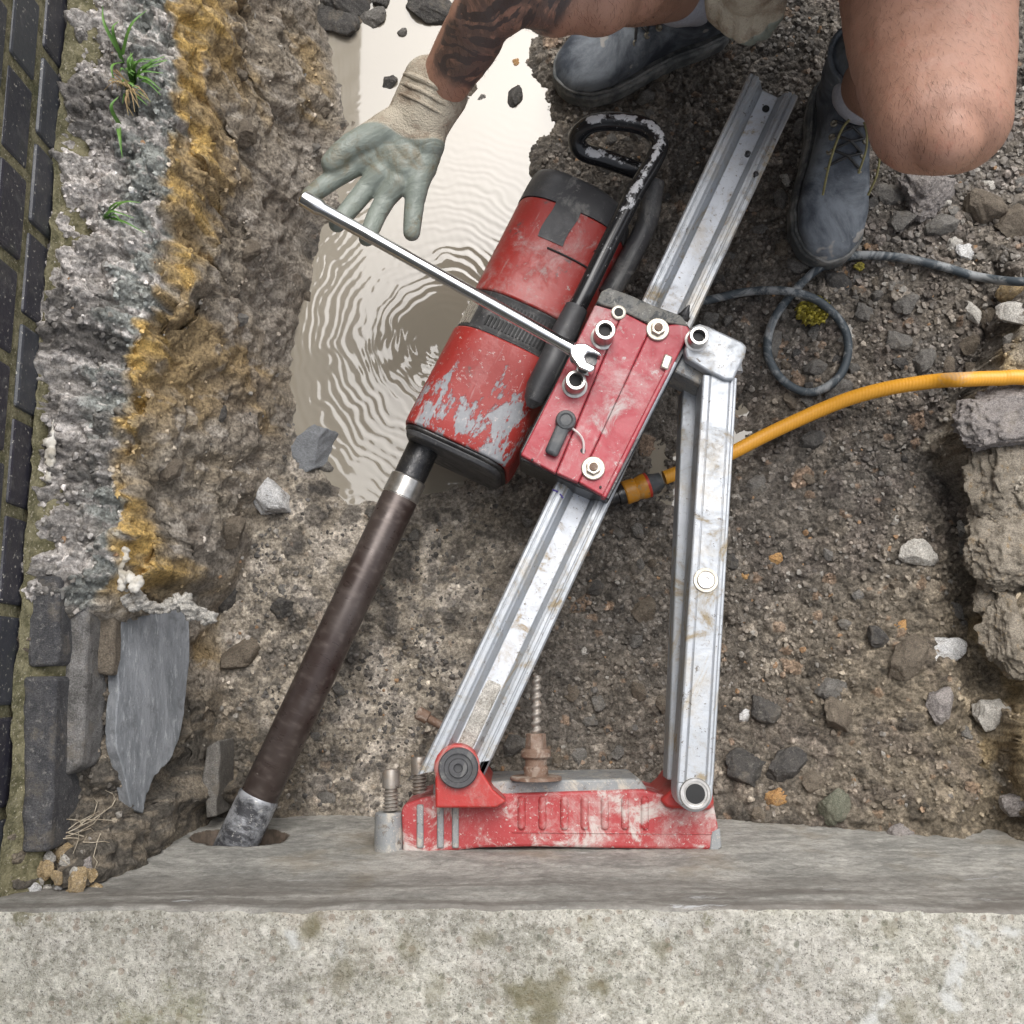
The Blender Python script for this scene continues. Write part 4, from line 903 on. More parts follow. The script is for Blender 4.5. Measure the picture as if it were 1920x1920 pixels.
net((1608,503), .009, 'tiny yellow scrap below the big sweep of the cable', 4)

# ------------------------------------------------------------------ drill stand
stand = empty('drill_stand', P(1020,1590,.03), 'red and silver core drill stand with long slanting rail bolted to the concrete wall', 'drill stand')
ZR = .245
TL, TR, BL, BR = P(1405,137,ZR), P(1492,190,ZR), P(783,1452,ZR), P(925,1420,ZR)
U = (TL-BL).normalized()                        # along the rail, away from the wall
V = Vector((U.y, -U.x, 0))                      # across, to the right
RW = .5*((TR-TL).dot(V)+(BR-BL).dot(V)); RL = (TL-BL).length
Zv = Vector((0, 0, 1))
def rail_strip(name, prof, mat, s0=0., s1=None, e0=0., e1=0.):
    s1 = RL if s1 is None else s1; bm = bmesh.new(); rings = []
    N = 90
    for k in range(N+1):
        s = s0+(s1-s0)*k/N
        rings.append([bm.verts.new(BL+U*(s+(e1*a if k == N else e0*a if k == 0 else 0))+V*(a*RW)+Zv*h) for a, h in prof])
    n = len(prof)
    for a, b_ in zip(rings, rings[1:]):
        for i in range(n): bm.faces.new((a[i], a[(i+1) % n], b_[(i+1) % n], b_[i]))
    bm.faces.new(rings[0][::-1]); bm.faces.new(rings[-1])
    return bmobj(name, bm, mat, stand, ang=25)
rl = rail_strip('rail', [(0,-.052),(0,-.002),(.015,0),(.03,.0015),(.075,.0015),(.085,-.0005),(.10,-.0005),(.11,.0015),(.175,.0015),(.20,.0005),(.205,-.004),(.245,-.005),(.255,-.0075),(.335,-.0215),(.35,-.0225),(.66,-.0225),(.675,-.0215),(.745,-.0065),(.755,-.004),(.80,-.003),(.805,.001),(.86,.0015),(.87,-.002),(.895,-.002),(.905,.0015),(.97,.0015),(.985,0),(1,-.002),(1,-.052),(.8,-.052),(.8,-.035),(.2,-.035),(.2,-.052)], M['alu'], e0=(BR-BL).dot(U)-.004, e1=-.004)
bm = bmesh.new(); 
prism(bm, [BL+U*.03+V*(.355*RW), BL+U*(RL-.004)+V*(.355*RW), BL+U*(RL-.004)+V*(.655*RW), BL+U*.03+V*(.655*RW)], ZR-.0224, ZR-.0214)
o = bmobj('rail_channel', bm, M['alu_floor'], rl, smooth=False); o.location = (0, 0, 0)
bm = bmesh.new(); c = P(1436,204,ZR-.02); cyl(bm, c+Zv*-.001, c+Zv*.0012, .0052); o = bmobj('hole', bm, M['black_hole'], rl); o.location = (0, 0, 0)
bm = bmesh.new()
for px, py in ((1402,288),(1417,327)): c = P(px, py, ZR); lathe(bm, c-Zv*.004, Zv, [(0,.004),(.006,.004),(.008,.002),(.008,0)], 16)
o = bmobj('rivets', bm, M['dark_steel'], rl); o.location = (0, 0, 0)
bm = bmesh.new()
for k, (a, b_) in enumerate((((1036,918),(1046,922)), ((1050,926),(1056,934)))): tube(bm, [P(*a, ZR+.0018), P(*b_, ZR+.0018)], .0011, 6)
o = bmobj('marker_line', bm, M['marker'], rl); o.location = (0, 0, 0)
# mud crust in the lower channel
bm = bmesh.new(); random.seed(3)
g_ = []
for i in range(40):
    row = []
    for j in range(9):
        s = .05+.10*i/39; a = .36+.29*j/8; ed = min(i, 39-i, 3)/3*min(j, 8-j, 1)
        row.append(bm.verts.new(BL+U*s+V*(a*RW)+Zv*(-.0222+ed*(.0015+.004*float(fbm(np.array([i*.3]), np.array([j*.6]), 3, 5)[0])))))
    g_.append(row)
for a, b_ in zip(g_, g_[1:]):
    for j in range(8): bm.faces.new((a[j], a[j+1], b_[j+1], b_[j]))
o = bmobj('mud_crust', bm, M['st_pale'], rl); o.location = (0, 0, 0)
# base
ZB = .205
bm = bmesh.new()
pprism(bm, [(752,1520),(758,1508),(790,1496),(830,1486),(905,1484),(950,1488),(1205,1480),(1250,1492),(1338,1505),(1346,1545),(1351,1585),(1343,1594),(1200,1592),(1000,1588),(900,1590),(820,1600),(756,1608)], .035, ZB)
base = bmobj('base', bm, M['base_red'], stand, bevel=.004, seg=3)
bm = bmesh.new(); pprism(bm, [(812,1470),(955,1464),(1200,1460),(1215,1482),(1100,1488),(955,1492),(812,1492)], .05, ZB-.006); o = bmobj('base_flange', bm, M['base_alu'], stand, bevel=.003)
bm = bmesh.new()     # lug that carries the rail
L_ = []
cl = P(858,1437,.232); rlug = 43*SC(858,1437,.232)
for k in range(13): a = R(200-k*17); L_.append(cl+Vector((math.cos(a)*rlug, math.sin(a)*rlug, 0)))
pts = [P(818,1512,.232)]+L_+[P(925,1478,.232), P(950,1500,.232), P(930,1512,.232)]
prism(bm, pts, .06, .249); lug = bmobj('lug', bm, M['lug_red'], stand, bevel=.003, seg=3)
bm = bmesh.new(); lathe(bm, P(860,1439,.248), Zv, [(0,.0255),(.010,.0255),(.012,.024),(.012,.0185),(.008,.018),(.008,.0125),(.0125,.0115),(.0125,.006),(.006,.0055),(.006,0)], 40); o = bmobj('pivot_bolt', bm, M['black_plastic'], stand)
bm = bmesh.new()    # second lug, strut end
c2 = P(1300,1490,.22); pprism(bm, [(1238,1500),(1262,1478),(1275,1460),(1335,1470),(1340,1510),(1330,1520),(1250,1515)], .06, .215); bmobj('strut_lug', bm, M['lug_red'], stand, bevel=.004)
bm = bmesh.new()
for x in (978,1017,1058,1096,1134,1172,1209):
    a, b_ = P(x,1500,ZB), P(x,1549,ZB); cyl(bm, a-Zv*.0015, b_-Zv*.0015, .0058, .0058, 14); ball(bm, a-Zv*.0015, .0058); ball(bm, b_-Zv*.0015, .0058)
o = bmobj('rib', bm, M['base_red'], base); o.location = (0, 0, 0)
bm = bmesh.new()
for x in (788,826,854):
    a, b_ = P(x,1508,ZB), P(x,1590,ZB); obox(bm, (a+b_)/2, Vector((1,0,0)), (b_-a).normalized(), Zv, .0045, (b_-a).length/2, .004)
o = bmobj('side_rib', bm, M['base_alu'], base, bevel=.002); o.location = (0, 0, 0)
bm = bmesh.new(); a, b_ = P(960,1560,ZB), P(1335,1563,ZB); obox(bm, (a+b_)/2, (b_-a).normalized(), Vector((0,1,0)), Zv, (b_-a).length/2, .0012, .0014); o = bmobj('edge_line', bm, M['base_red'], base, bevel=.0008); o.location = (0,0,0)
bm = bmesh.new(); cyl(bm, P(729,1608,ZB-.012), P(729,1522,ZB-.012), .0195, .0185, 32); foot = bmobj('foot_sleeve', bm, M['base_alu'], stand, bevel=.003)
bm = bmesh.new(); pprism(bm, [(1334,1560),(1350,1552),(1354,1588),(1345,1597),(1330,1597)], .08, ZB+.001); bmobj('corner_cap', bm, M['base_alu'], stand, bevel=.002)
def thread(bm, p, q, r, pitch, amp, head=None, n=28):
    p, q = Vector(p), Vector(q); u, v, d = frame(q-p); L = (q-p).length; m = int(L/pitch*10); rings = []
    for i in range(m+1):
        s = L*i/m
        rings.append([bm.verts.new(p+d*s+(r-amp*(.5+.5*math.cos(2*math.pi*(s/pitch-k/n))))*(math.cos(2*math.pi*k/n)*u+math.sin(2*math.pi*k/n)*v)) for k in range(n)])
    for a, b_ in zip(rings, rings[1:]):
        for k in range(n): bm.faces.new((a[k], a[(k+1) % n], b_[(k+1) % n], b_[k]))
    bm.faces.new(rings[0][::-1]); bm.faces.new(rings[-1])
def lev(px, py0, py1, z, nm='levelling_screw'):
    bm = bmesh.new(); a = P(px, py0, z); b_ = P(px, py1, z); thread(bm, a, a.lerp(b_, .55), .0105, .0048, .0028)
    d = (b_-a).normalized(); lathe(bm, a.lerp(b_, .5), d, [(0,.008),(.006,.008),(.006,.0115),(.026,.0115),(.030,.010),(.030,.005),(.024,.005),(.024,0)], 24)
    return bmobj(nm, bm, M['thread_steel'], stand)
lev(733,1520,1452,ZB-.008); lev(786,1500,1420,.11)
# strut
ZS = .285
sa, sb = P(1350,705,ZS), P(1303,1470,ZS); sd_ = (sa-sb).normalized(); sv = Vector((sd_.y, -sd_.x, 0))
bm = bmesh.new(); wS = .0225
def srail(bm, prof, a, b_, side):
    rings = [[bm.verts.new(p+side*x+Zv*z) for x, z in prof] for p in (a, b_)]
    n = len(prof)
    for i in range(n): bm.faces.new((rings[0][i], rings[0][(i+1) % n], rings[1][(i+1) % n], rings[1][i]))
    bm.faces.new(rings[0][::-1]); bm.faces.new(rings[1])
srail(bm, [(-wS,-.045),(-wS,-.001),(-wS+.002,.0005),(-.0135,.0005),(-.0125,-.0008),(-.0115,.0005),(.0125,.0005),(.0135,-.0008),(.0145,.0005),(wS-.004,.0005),(wS-.003,-.001),(wS,-.001),(wS+.001,-.003),(wS+.001,-.045)], sb+sd_*.0, sa+sd_*.0, sv)
strut = bmobj('strut', bm, M['alu'], stand, bevel=.0008, ang=20)
bm = bmesh.new(); a = P(1284,1465,.215); b_ = P(1312,730,.215); obox(bm, (a+b_)/2-Zv*.02, (b_-a).normalized(), sv, Zv, (b_-a).length/2, .0235, .02); o = bmobj('strut_flange', bm, M['alu'], strut, bevel=.002); o.location = (0,0,0)
bm = bmesh.new(); ce = P(1303,1488,ZS); u0 = sd_
outer = [sb-sv*wS+sd_*.012]+[ce+(-sv*math.cos(R(a))-sd_*math.sin(R(a)))*wS for a in range(0, 181, 15)]+[sb+sv*wS+sd_*.012]
prism(bm, outer, ZS-.05, ZS-.0008); o = bmobj('strut_end', bm, M['alu'], strut, bevel=.002); o.location = (0,0,0)
bm = bmesh.new(); lathe(bm, ce-Zv*.004, Zv, [(0,.0195),(.0065,.0195),(.0075,.0185),(.0075,.0155),(.0055,.015),(.0055,.0135),(.0065,.013),(.0065,.0122)], 36); o = bmobj('bushing', bm, M['chrome_dull'], strut); o.location = (0,0,0)
bm = bmesh.new(); cyl(bm, ce-Zv*.002, ce+Zv*.0032, .0122, n=32); o = bmobj('bore', bm, M['black_hole'], strut); o.location = (0,0,0)
bm = bmesh.new(); c = P(1323,1088,ZS); lathe(bm, c-Zv*.001, Zv, [(0,.0160),(.003,.0160),(.0035,.0155),(.0035,.0120),(.0022,.0117),(.0022,.0035),(.001,.0033),(.001,0)], 40); o = bmobj('strut_bolt', bm, M['washer'], strut); o.location = (0,0,0)
bm = bmesh.new(); lathe(bm, c+Zv*.0014, Zv, [(0,.0112),(.0025,.0112),(.003,.0105),(.003,.004),(.001,.0038),(.001,0)], 32); o = bmobj('bolt_head', bm, M['chrome_dull'], strut); o.location = (0,0,0)
# bracket joining strut to rail
bm = bmesh.new(); pprism(bm, [(1297,613),(1312,606),(1330,612),(1392,641),(1401,650),(1397,668),(1381,700),(1376,712),(1360,712),(1322,693),(1288,672),(1284,655)], ZS-.012, ZS+.008); br = bmobj('bracket', bm, M['alu'], stand, bevel=.003, seg=3)
bm = bmesh.new(); pprism(bm, [(1262,655),(1300,672),(1330,690),(1372,712),(1350,730),(1312,720),(1262,695)], .20, ZS-.016); bmobj('bracket_foot', bm, M['base_alu'], stand, bevel=.003)
bm = bmesh.new(); c = P(1306,645,ZS); cyl(bm, P(1370,650,ZS-.02), P(1376,700,ZS-.02), .012); bmobj('bracket_pin', bm, M['alu'], stand)
def socket(pxt, z0, h, r, mat='chrome_dull', nm='socket_nut', hex_=True, par=None):
    c = P(*pxt, z0+h); c.z = z0; bm = bmesh.new()
    lathe(bm, c, Zv, [(0,r*1.25),(.003,r*1.25),(.004,r*1.02),(h*.55,r*1.02),(h*.6,r),(h-.001,r),(h,r*.93),(h,r*.70),(h-.002,r*.66),(h-.014,r*.64),(h-.014,0)], 36)
    o = bmobj(nm, bm, M[mat], par or stand)
    bm = bmesh.new(); cyl(bm, c+Zv*(h-.016), c+Zv*(h-.009), r*.63, n=6); k = bmobj('recess', bm, M['black_hole'] if hex_ else M['dark_steel'], o, smooth=False)
    k.location = (0, 0, 0)
    return o
socket((1311,629), ZS+.006, .022, .0125)
# carriage
ZC = .288
bm = bmesh.new(); pprism(bm, [(1120,563),(1168,584),(1220,603),(1288,607),(1302,625),(1142,938),(1084,913),(1042,893),(975,862),(975,845)], .20, ZC-.012); body = bmobj('carriage_body', bm, M['dark_steel'], stand, bevel=.002)
bm = bmesh.new()
for k in range(5): pprism(bm, [(984,862),(1058,898),(1056,904),(982,868)], .215+k*.011, .215+k*.011+.008, .25)
o = bmobj('guide_plates', bm, M['dirty_block'], body, bevel=.001); o.location = (0, 0, 0)
car = None
def plate(name, pxs, z0, z1, mat, par=None, bev=.0022):
    bm = bmesh.new(); pprism(bm, pxs, z0, z1); o = bmobj(name, bm, M[mat], par or stand, bevel=bev, seg=3)
    if par: o.location = -(wroot(par))
    return o
car = plate('carriage_plate', [(1168,585),(1221,612),(1084,905),(1043,887)], ZC-.016, ZC, 'carriage_red')
plate('carriage_side', [(1116,571),(1167,586),(1042,888),(976,853)], ZC-.02, ZC-.0025, 'carriage_red')
plate('carriage_edge', [(1222,611),(1286,606),(1295,620),(1137,934),(1085,904)], ZC-.018, ZC-.0025, 'carriage_red')
plate('carriage_lip', [(1255,678),(1262,684),(1136,934),(1128,930)], ZC-.02, ZC+.0022, 'carriage_red')
plate('end_block', [(1128,545),(1143,539),(1180,552),(1225,572),(1280,592),(1290,612),(1240,602),(1222,610),(1168,583),(1118,568)], ZC-.05, ZC-.001, 'dirty_block')
plate('clip', [(1247,662),(1262,668),(1253,694),(1238,688)], ZC-.01, ZC+.004, 'washer')
bm = bmesh.new(); lathe(bm, P(1279,600,ZC-.01), U*.5+Zv*.2, [(0,.008),(.006,.009),(.008,.007),(.022,.001),(.022,0)], 20); bmobj('grease_tip', bm, M['dark_steel'], stand)
bm = bmesh.new(); lathe(bm, P(1160,586,ZC), Zv, [(-.004,.010),(.001,.010),(.0015,.009),(.0015,.0062)], 28); bmobj('hole_ring', bm, M['washer'], stand)
bm = bmesh.new(); cyl(bm, P(1160,586,ZC)-Zv*.003, P(1160,586,ZC)+Zv*.0020, .0062); bmobj('hole', bm, M['black_hole'], stand)
socket((1135,618), ZC-.004, .034, .0135); socket((1080,712), ZC-.004, .030, .0135)
def washer_nut(pxt, r=.0155):
    c = P(*pxt, ZC); bm = bmesh.new(); lathe(bm, c-Zv*.003, Zv, [(0,r),(.0045,r),(.0055,r*.93),(.0055,r*.6)], 32); o = bmobj('washer', bm, M['washer'], stand)
    bm = bmesh.new(); cyl(bm, c+Zv*.001, c+Zv*.009, r*.66, n=6); bmobj('nut', bm, M['washer'], o, bevel=.001).location = (0,0,0)
    bm = bmesh.new(); cyl(bm, c+Zv*.008, c+Zv*.0115, r*.36, n=20); bmobj('stud', bm, M['rust'], o, bevel=.0006).location = (0,0,0)
washer_nut((1233,618)); washer_nut((1112,878))
bm = bmesh.new(); a, b_ = P(1061,788,ZC+.008), P(1037,842,ZC+.008); dd = (b_-a).normalized(); ss = Vector((dd.y, -dd.x, 0))
obox(bm, (a+b_)/2+dd*.004-Zv*.003, dd, ss, Zv, (b_-a).length/2+.004, .0092, .0055); lk = bmobj('lock_lever', bm, M['rubber_grey'], stand, bevel=.005, seg=4)
bm = bmesh.new(); lathe(bm, a-Zv*.012, Zv, [(0,.0135),(.013,.0135),(.016,.012),(.017,.009),(.015,.007),(.015,0)], 28); bmobj('lock_boss', bm, M['rubber_grey'], lk).location = (0,0,0)
bm = bmesh.new(); tube(bm, crom([P(1073,803,ZC+.004), P(1087,815,ZC+.008), P(1094,830,ZC+.005), P(1094,850,ZC)], 6), .0016, 8); bmobj('wire', bm, M['wire_white'], stand)
bm = bmesh.new()
for q in ((1093,845),(1126,913),(998,862)): cyl(bm, P(*q, ZC)-Zv*.004, P(*q, ZC)+Zv*.0006, .0035 if q[0] == 1093 else .0016, n=16)
bmobj('small_hole', bm, M['black_hole'], stand)
# silver side bar right of the carriage plate
bm = bmesh.new(); a, b_ = P(1266,680,ZC-.006), P(1150,905,ZC-.02); tube(bm, [a, b_], .0032, 12); bmobj('side_rod', bm, M['alu'], stand)

# anchor rod and rusty nut
anc = empty('anchor_bolt', P(1003,1470,.16), 'rusty threaded anchor rod with spiral steel end and big nut on the stand base', 'anchor bolt')
ZA = .205; d = Vector((0, 1, 0)); a0 = P(1005,1462,ZA)
bm = bmesh.new(); thread(bm, P(1005,1390,ZA), P(1006,1266,ZA), .0072, .011, .0026); bmobj('threaded_rod', bm, M['thread_steel'], anc)
bm = bmesh.new(); lathe(bm, a0, d, [(0,.034),(.004,.034),(.005,.032),(.005,.016),(.006,.016),(.0155,.0165),(.018,.0145),(.026,.0145),(.030,.020),(.037,.020),(.040,.017)], 32); bmobj('washer_nut', bm, M['rust'], anc)
bm = bmesh.new(); cyl(bm, a0+d*.038, a0+d*.060, .0145, .0135, n=6); bmobj('hex_nut', bm, M['rust'], anc, bevel=.001)
rb = empty('rusty_pin', P(800,1350,.08), 'small rusty pin sticking out left of the rail foot', 'pin')
bm = bmesh.new(); lathe(bm, P(782,1335,.10), P(830,1362,.10)-P(782,1335,.10), [(0,.008),(.002,.0095),(.018,.0095),(.019,.006),(.06,.006)], 20); bmobj('pin', bm, M['rust'], rb)

# ------------------------------------------------------------------ core drill
drill = empty('core_drill', P(900,700,.03), 'worn red and black core drill with long brown core bit left of the rail', 'core drill')
Ud = -U
ML0, ML1 = P(1003,322,.16), P(768,812,.16); MR1 = P(952,890,.16)
ML = (ML1-ML0).dot(Ud); MWH = (MR1-ML1).dot(V)/2*1.04; MC0 = ML0+V*MWH; MC0.z = 0
def msec(s):      # half width, top z, bottom z, exponent at station s (0..1)
    w_ = MWH*np.interp(s, [0,.02,.06,.14,.48,.50,.60,.62,.95,1.], [.90,1.0,1.06,1.10,1.10,1.06,1.04,1.06,1.03,1.0])
    tp = np.interp(s, [0,.02,.06,.14,.48,.50,.60,.62,.95,1.], [.196,.206,.212,.216,.222,.217,.217,.223,.218,.212])
    return w_, tp, .045
def mring(s, n=64, grow=0., ex=None):
    ex = ex or float(np.interp(s, [0, .6, .75, 1], [2.8, 2.9, 3.4, 5.]))
    w_, tp, bt = msec(s); w_ += grow; tp += grow; bt -= grow; zc0 = (tp+bt)/2; hh = (tp-bt)/2; o = []
    for k in range(n):
        a = 2*math.pi*k/n; ca, sa = math.cos(a), math.sin(a)
        o.append(MC0+V*(w_-grow-MWH*1.02)*.9+Ud*(s*ML)+V*(w_*abs(ca)**(2/ex)*(1 if ca > 0 else -1))+Zv*(zc0+hh*abs(sa)**(2/ex)*(1 if sa > 0 else -1)))
    return o
def mtop(s, a, grow=0., ex=2.85):   # point on the upper shell: a in -1..1 across
    w_, tp, bt = msec(s); w_ += grow; hh = (tp-bt)/2+grow; zc0 = (tp+bt)/2
    return MC0+V*(w_-grow-MWH*1.02)*.9+Ud*(s*ML)+V*(w_*a)+Zv*(zc0+hh*max(0, 1-abs(a)**ex)**(1/ex))
def mloft(name, ss, mat, grow=0., round0=False):
    bm = bmesh.new(); rr_ = [[bm.verts.new(p) for p in mring(s, grow=grow)] for s in ss]; n = len(rr_[0])
    for a, b_ in zip(rr_, rr_[1:]):
        for k in range(n): bm.faces.new((a[k], a[(k+1) % n], b_[(k+1) % n], b_[k]))
    bm.faces.new(rr_[0][::-1]); bm.faces.new(rr_[-1])
    return bmobj(name, bm, M[mat], drill, bevel=.0025, seg=2, ang=40)
def seq(a, b_, n): return [a+(b_-a)*k/n for k in range(n+1)]
cap = mloft('end_cap', [0, .01, .02, .04, .06, .09, .125], 'black_plastic', .001)
mloft('upper_housing', seq(.1255, .485, 10), 'red_paint')
band = mloft('vent_band', seq(.4855, .625, 6), 'vent_plastic', -.001)
mloft('lower_housing', seq(.6255, .985, 10), 'housing_worn', .001)
mloft('gearbox_plate', seq(.9855, 1.0, 2), 'dark_steel', -.002)
bm = bmesh.new()
rr_ = [mring(1.0, grow=-.004), [p+Ud*.008 for p in mring(1.0, grow=-.008)]]; vv = [[bm.verts.new(p) for p in r_] for r_ in rr_]; n = len(vv[0])
for k in range(n): bm.faces.new((vv[0][k], vv[0][(k+1) % n], vv[1][(k+1) % n], vv[1][k]))
bm.faces.new(vv[0][::-1]); bm.faces.new(vv[1]); bmobj('gearbox_nose', bm, M['black_plastic'], drill, bevel=.002)
def slots(name, par, s0, s1, a0_, a1_, n, wid, mat='black_hole'):
    bm = bmesh.new()
    for k in range(n):
        a = a0_+(a1_-a0_)*k/(n-1); p0, p1 = mtop(s0, a, .0004), mtop(s1, a, .0004)
        dd = (p1-p0).normalized(); e = .02; nn_ = (mtop(s0, a+e)-mtop(s0, a-e)).normalized(); up = dd.cross(nn_); up = up if up.z > 0 else -up
        obox(bm, (p0+p1)/2-up*.001, dd, nn_, up, (p1-p0).length/2, wid, .0014)
    o = bmobj(name, bm, M[mat], par, smooth=False); o.location = (0, 0, 0)
slots('vent_slot', cap, .04, .092, -.30, .55, 13, .0013)
slots('vent_slot', band, .508, .545, -.45, .78, 20, .0014); slots('vent_slot', band, .565, .60, -.45, .78, 20, .0014)
slots('vent_fin', band, .50, .61, -.91, -.74, 5, .0012, 'washer')
bm = bmesh.new()    # black label patch
g_ = []
for i in range(13):
    s = .10+.16*i/12; row = []
    for j in range(9): a = -.22+.44*j/8+(.0 if i else 0)-.10+.14*i/12*0; row.append(bm.verts.new(mtop(s, a+.02*math.sin(i*.5), .0013)))
    g_.append(row)
for a, b_ in zip(g_, g_[1:]):
    for j in range(8): bm.faces.new((a[j], a[j+1], b_[j+1], b_[j]))
bmobj('label_plate', bm, M['black_plastic'], drill)
bm = bmesh.new(); tube(bm, [mtop(.285, -.1+k*.11, .0016) for k in range(9)]+[P(1123,466,.222)], .0014, 8); bmobj('cable_tie', bm, M['rubber_black'], drill)
# tubular handle
hp = crom([P(1078,585,.238), P(1106,530,.240), P(1150,440,.240), P(1190,362,.240), P(1222,308,.240), P(1236,270,.238), P(1213,240,.235), P(1160,228,.23), P(1108,233,.22), P(1082,258,.20), P(1094,285,.185), P(1140,300,.18), P(1200,322,.175)], 8)
bm = bmesh.new(); tube(bm, hp, .0132, 22); hd = bmobj('handle', bm, M['black_tube'], drill)
bm = bmesh.new(); gp = [P(1081,578,.235), P(1060,622,.236), P(1035,680,.236), P(1010,728,.236), P(1000,752,.235), P(994,764,.232)]; tube(bm, gp, [.0165,.0185,.0190,.0180,.0135,.005], 24); bmobj('handle_grip', bm, M['black_plastic'], drill)
bm = bmesh.new(); c = P(1128,478,.238); tube(bm, [c+Vector((math.cos(a)*V.x, math.cos(a)*V.y, math.sin(a)))*.0112 for a in [k*math.pi/8 for k in range(17)]], .0014, 6); bmobj('tie_loop', bm, M['rubber_black'], drill)
bm = bmesh.new(); gp = crom([P(1226,340,.19), P(1212,420,.18), P(1172,500,.18), P(1140,555,.18)], 6); tube(bm, gp, .016, 16); bmobj('rear_cable_duct', bm, M['black_plastic'], drill)
# spindle and bit
ZD = HZ+.004
bs = P(790,848,ZD); be = P(440,1590,ZD); bd = (be-bs).normalized(); L = (be-bs).length
bm = bmesh.new(); lathe(bm, bs-bd*.03, bd, [(0,.0235),(.075,.0235),(.076,.0225)], 40); bmobj('spindle', bm, M['dark_steel'], drill)
bm = bmesh.new(); lathe(bm, bs+bd*.042, bd, [(0,.0245),(.002,.0265),(.030,.0272),(.031,.0262),(.034,.0262)], 40); bmobj('coupling', bm, M['chrome_dull'], drill)
bm = bmesh.new(); lathe(bm, bs+bd*.072, bd, [(0,.0255),(.003,.0268),(L-.072-.075,.0268),(L-.072-.073,.0255)], 48); bmobj('bit_tube', bm, M['bit_steel'], drill)
bm = bmesh.new(); lathe(bm, bs+bd*(L-.078), bd, [(0,.0262),(.003,.0284),(.006,.0290),(.009,.0285),(.032,.0285),(.033,.0288),(.060,.0288),(.085,.0285),(.11,.028)], 48); bmobj('bit_crown', bm, M['crown'], drill)
# ratchet lever
lev_ = empty('socket_lever', P(1100,668,ZC), 'long chrome lever reaching from the gloved hand to the red carriage', 'lever')
ZL = .345; e0, e1 = P(572,375,ZL), P(1080,659,.335); ld = (e1-e0).normalized()
bm = bmesh.new(); LL = (e1-e0).length
lathe(bm, e0-ld*.006, ld, [(0,0),(.001,.008),(.004,.0112),(.028,.0112),(.034,.0088),(.10,.0086),(.105,.0088),(.11,.0084),(LL-.02,.0084),(LL,.0095)], 32); bmobj('lever_bar', bm, M['chrome'], lev_)
bm = bmesh.new(); q = [(1066,646),(1090,640),(1108,648),(1127,664),(1123,668),(1106,660),(1098,668),(1106,678),(1118,690),(1110,697),(1085,688),(1066,664)]
pprism(bm, [(1068,648),(1085,643),(1100,644),(1128,662),(1128,668),(1114,662),(1102,660),(1096,668),(1100,678),(1116,686),(1114,694),(1106,698),(1085,689),(1070,668)], .318, .338); bmobj('fork_head', bm, M['chrome'], lev_, bevel=.003, seg=3)
bm = bmesh.new(); cyl(bm, P(1108,673,.33)-Zv*.045, P(1108,673,.33)-Zv*.004, .0085, n=24); bmobj('drive_stud', bm, M['dark_steel'], lev_)

# ------------------------------------------------------------------ cable and hose
def ground_path(pts, r, zoff=None):
    out = []
    for i, (px, py) in enumerate(pts):
        p = solve(px, py); z = max([0]+[GZ(p.x+a*.014, p.y+b_*.014) for a in (-1, 0, 1) for b_ in (-1, 0, 1)])+r*.9+(zoff[i] if zoff else 0); out.append(P(px, py, z))
    return out
cp = [(1200,585),(1330,562),(1400,547),(1475,546),(1535,565),(1580,610),(1590,660),(1570,710),(1520,736),(1470,715),(1440,665),(1448,605),(1490,545),(1540,500),(1600,480),(1680,482),(1760,498),(1840,520),(1940,527),(2100,500),(2400,420)]
bm = bmesh.new(); tube(bm, crom(ground_path(cp, .0075, [0,.003,.004,.016,.004]+[0]*20), 8), .0068, 14); tag(bmobj('power_cable', bm, M['cable']), 'mud smeared black power cable looping over the gravel by the boots', 'cable')
hose = empty('water_hose', solve(1500, 790), 'yellow orange garden hose curving across the gravel under the strut', 'hose')
hpts = [(1240,903),(1300,882),(1340,864),(1380,845),(1430,819),(1480,795),(1540,768),(1600,745),(1670,727),(1750,715),(1800,712),(1840,710),(1880,709),(1925,708),(2100,720),(2400,760)]
hh = ground_path(hpts, .0115); hh[0].z = hh[1].z = .045
for _ in range(8):
    for i in range(2, len(hh)-1): hh[i].z = max(hh[i].z, (hh[i-1].z+hh[i+1].z)/2-.001)
for i in range(2, len(hh)-1): hh[i] = P(*hpts[i], hh[i].z)
bm = bmesh.new(); tube(bm, crom(hh, 10), .0108, 20); bmobj('hose_pipe', bm, M['hose'], hose)
dd = (hh[1]-hh[0]).normalized(); c = P(1170,925,.05)
bm = bmesh.new(); lathe(bm, c, dd, [(0,.017),(.002,.0185),(.018,.0185),(.020,.0165),(.030,.0195),(.036,.0195)], 28); bmobj('hose_connector', bm, M['orange_plastic'], hose)
bm = bmesh.new(); lathe(bm, c+dd*.036, dd, [(0,.0198),(.004,.0198),(.005,.017)], 28); bmobj('connector_ring', bm, M['ring_red'], hose)
bm = bmesh.new(); lathe(bm, c+dd*.041, dd, [(0,.0165),(.004,.016),(.012,.0135),(.02,.0125)], 28); bmobj('connector_nut', bm, M['rubber_grey'], hose)
bm = bmesh.new(); lathe(bm, c, -dd, [(-.003,.0165),(.01,.0165),(.011,.013),(.04,.013),(.041,.011),(.13,.011)], 24); bmobj('tap_fitting', bm, M['dark_steel'], hose)

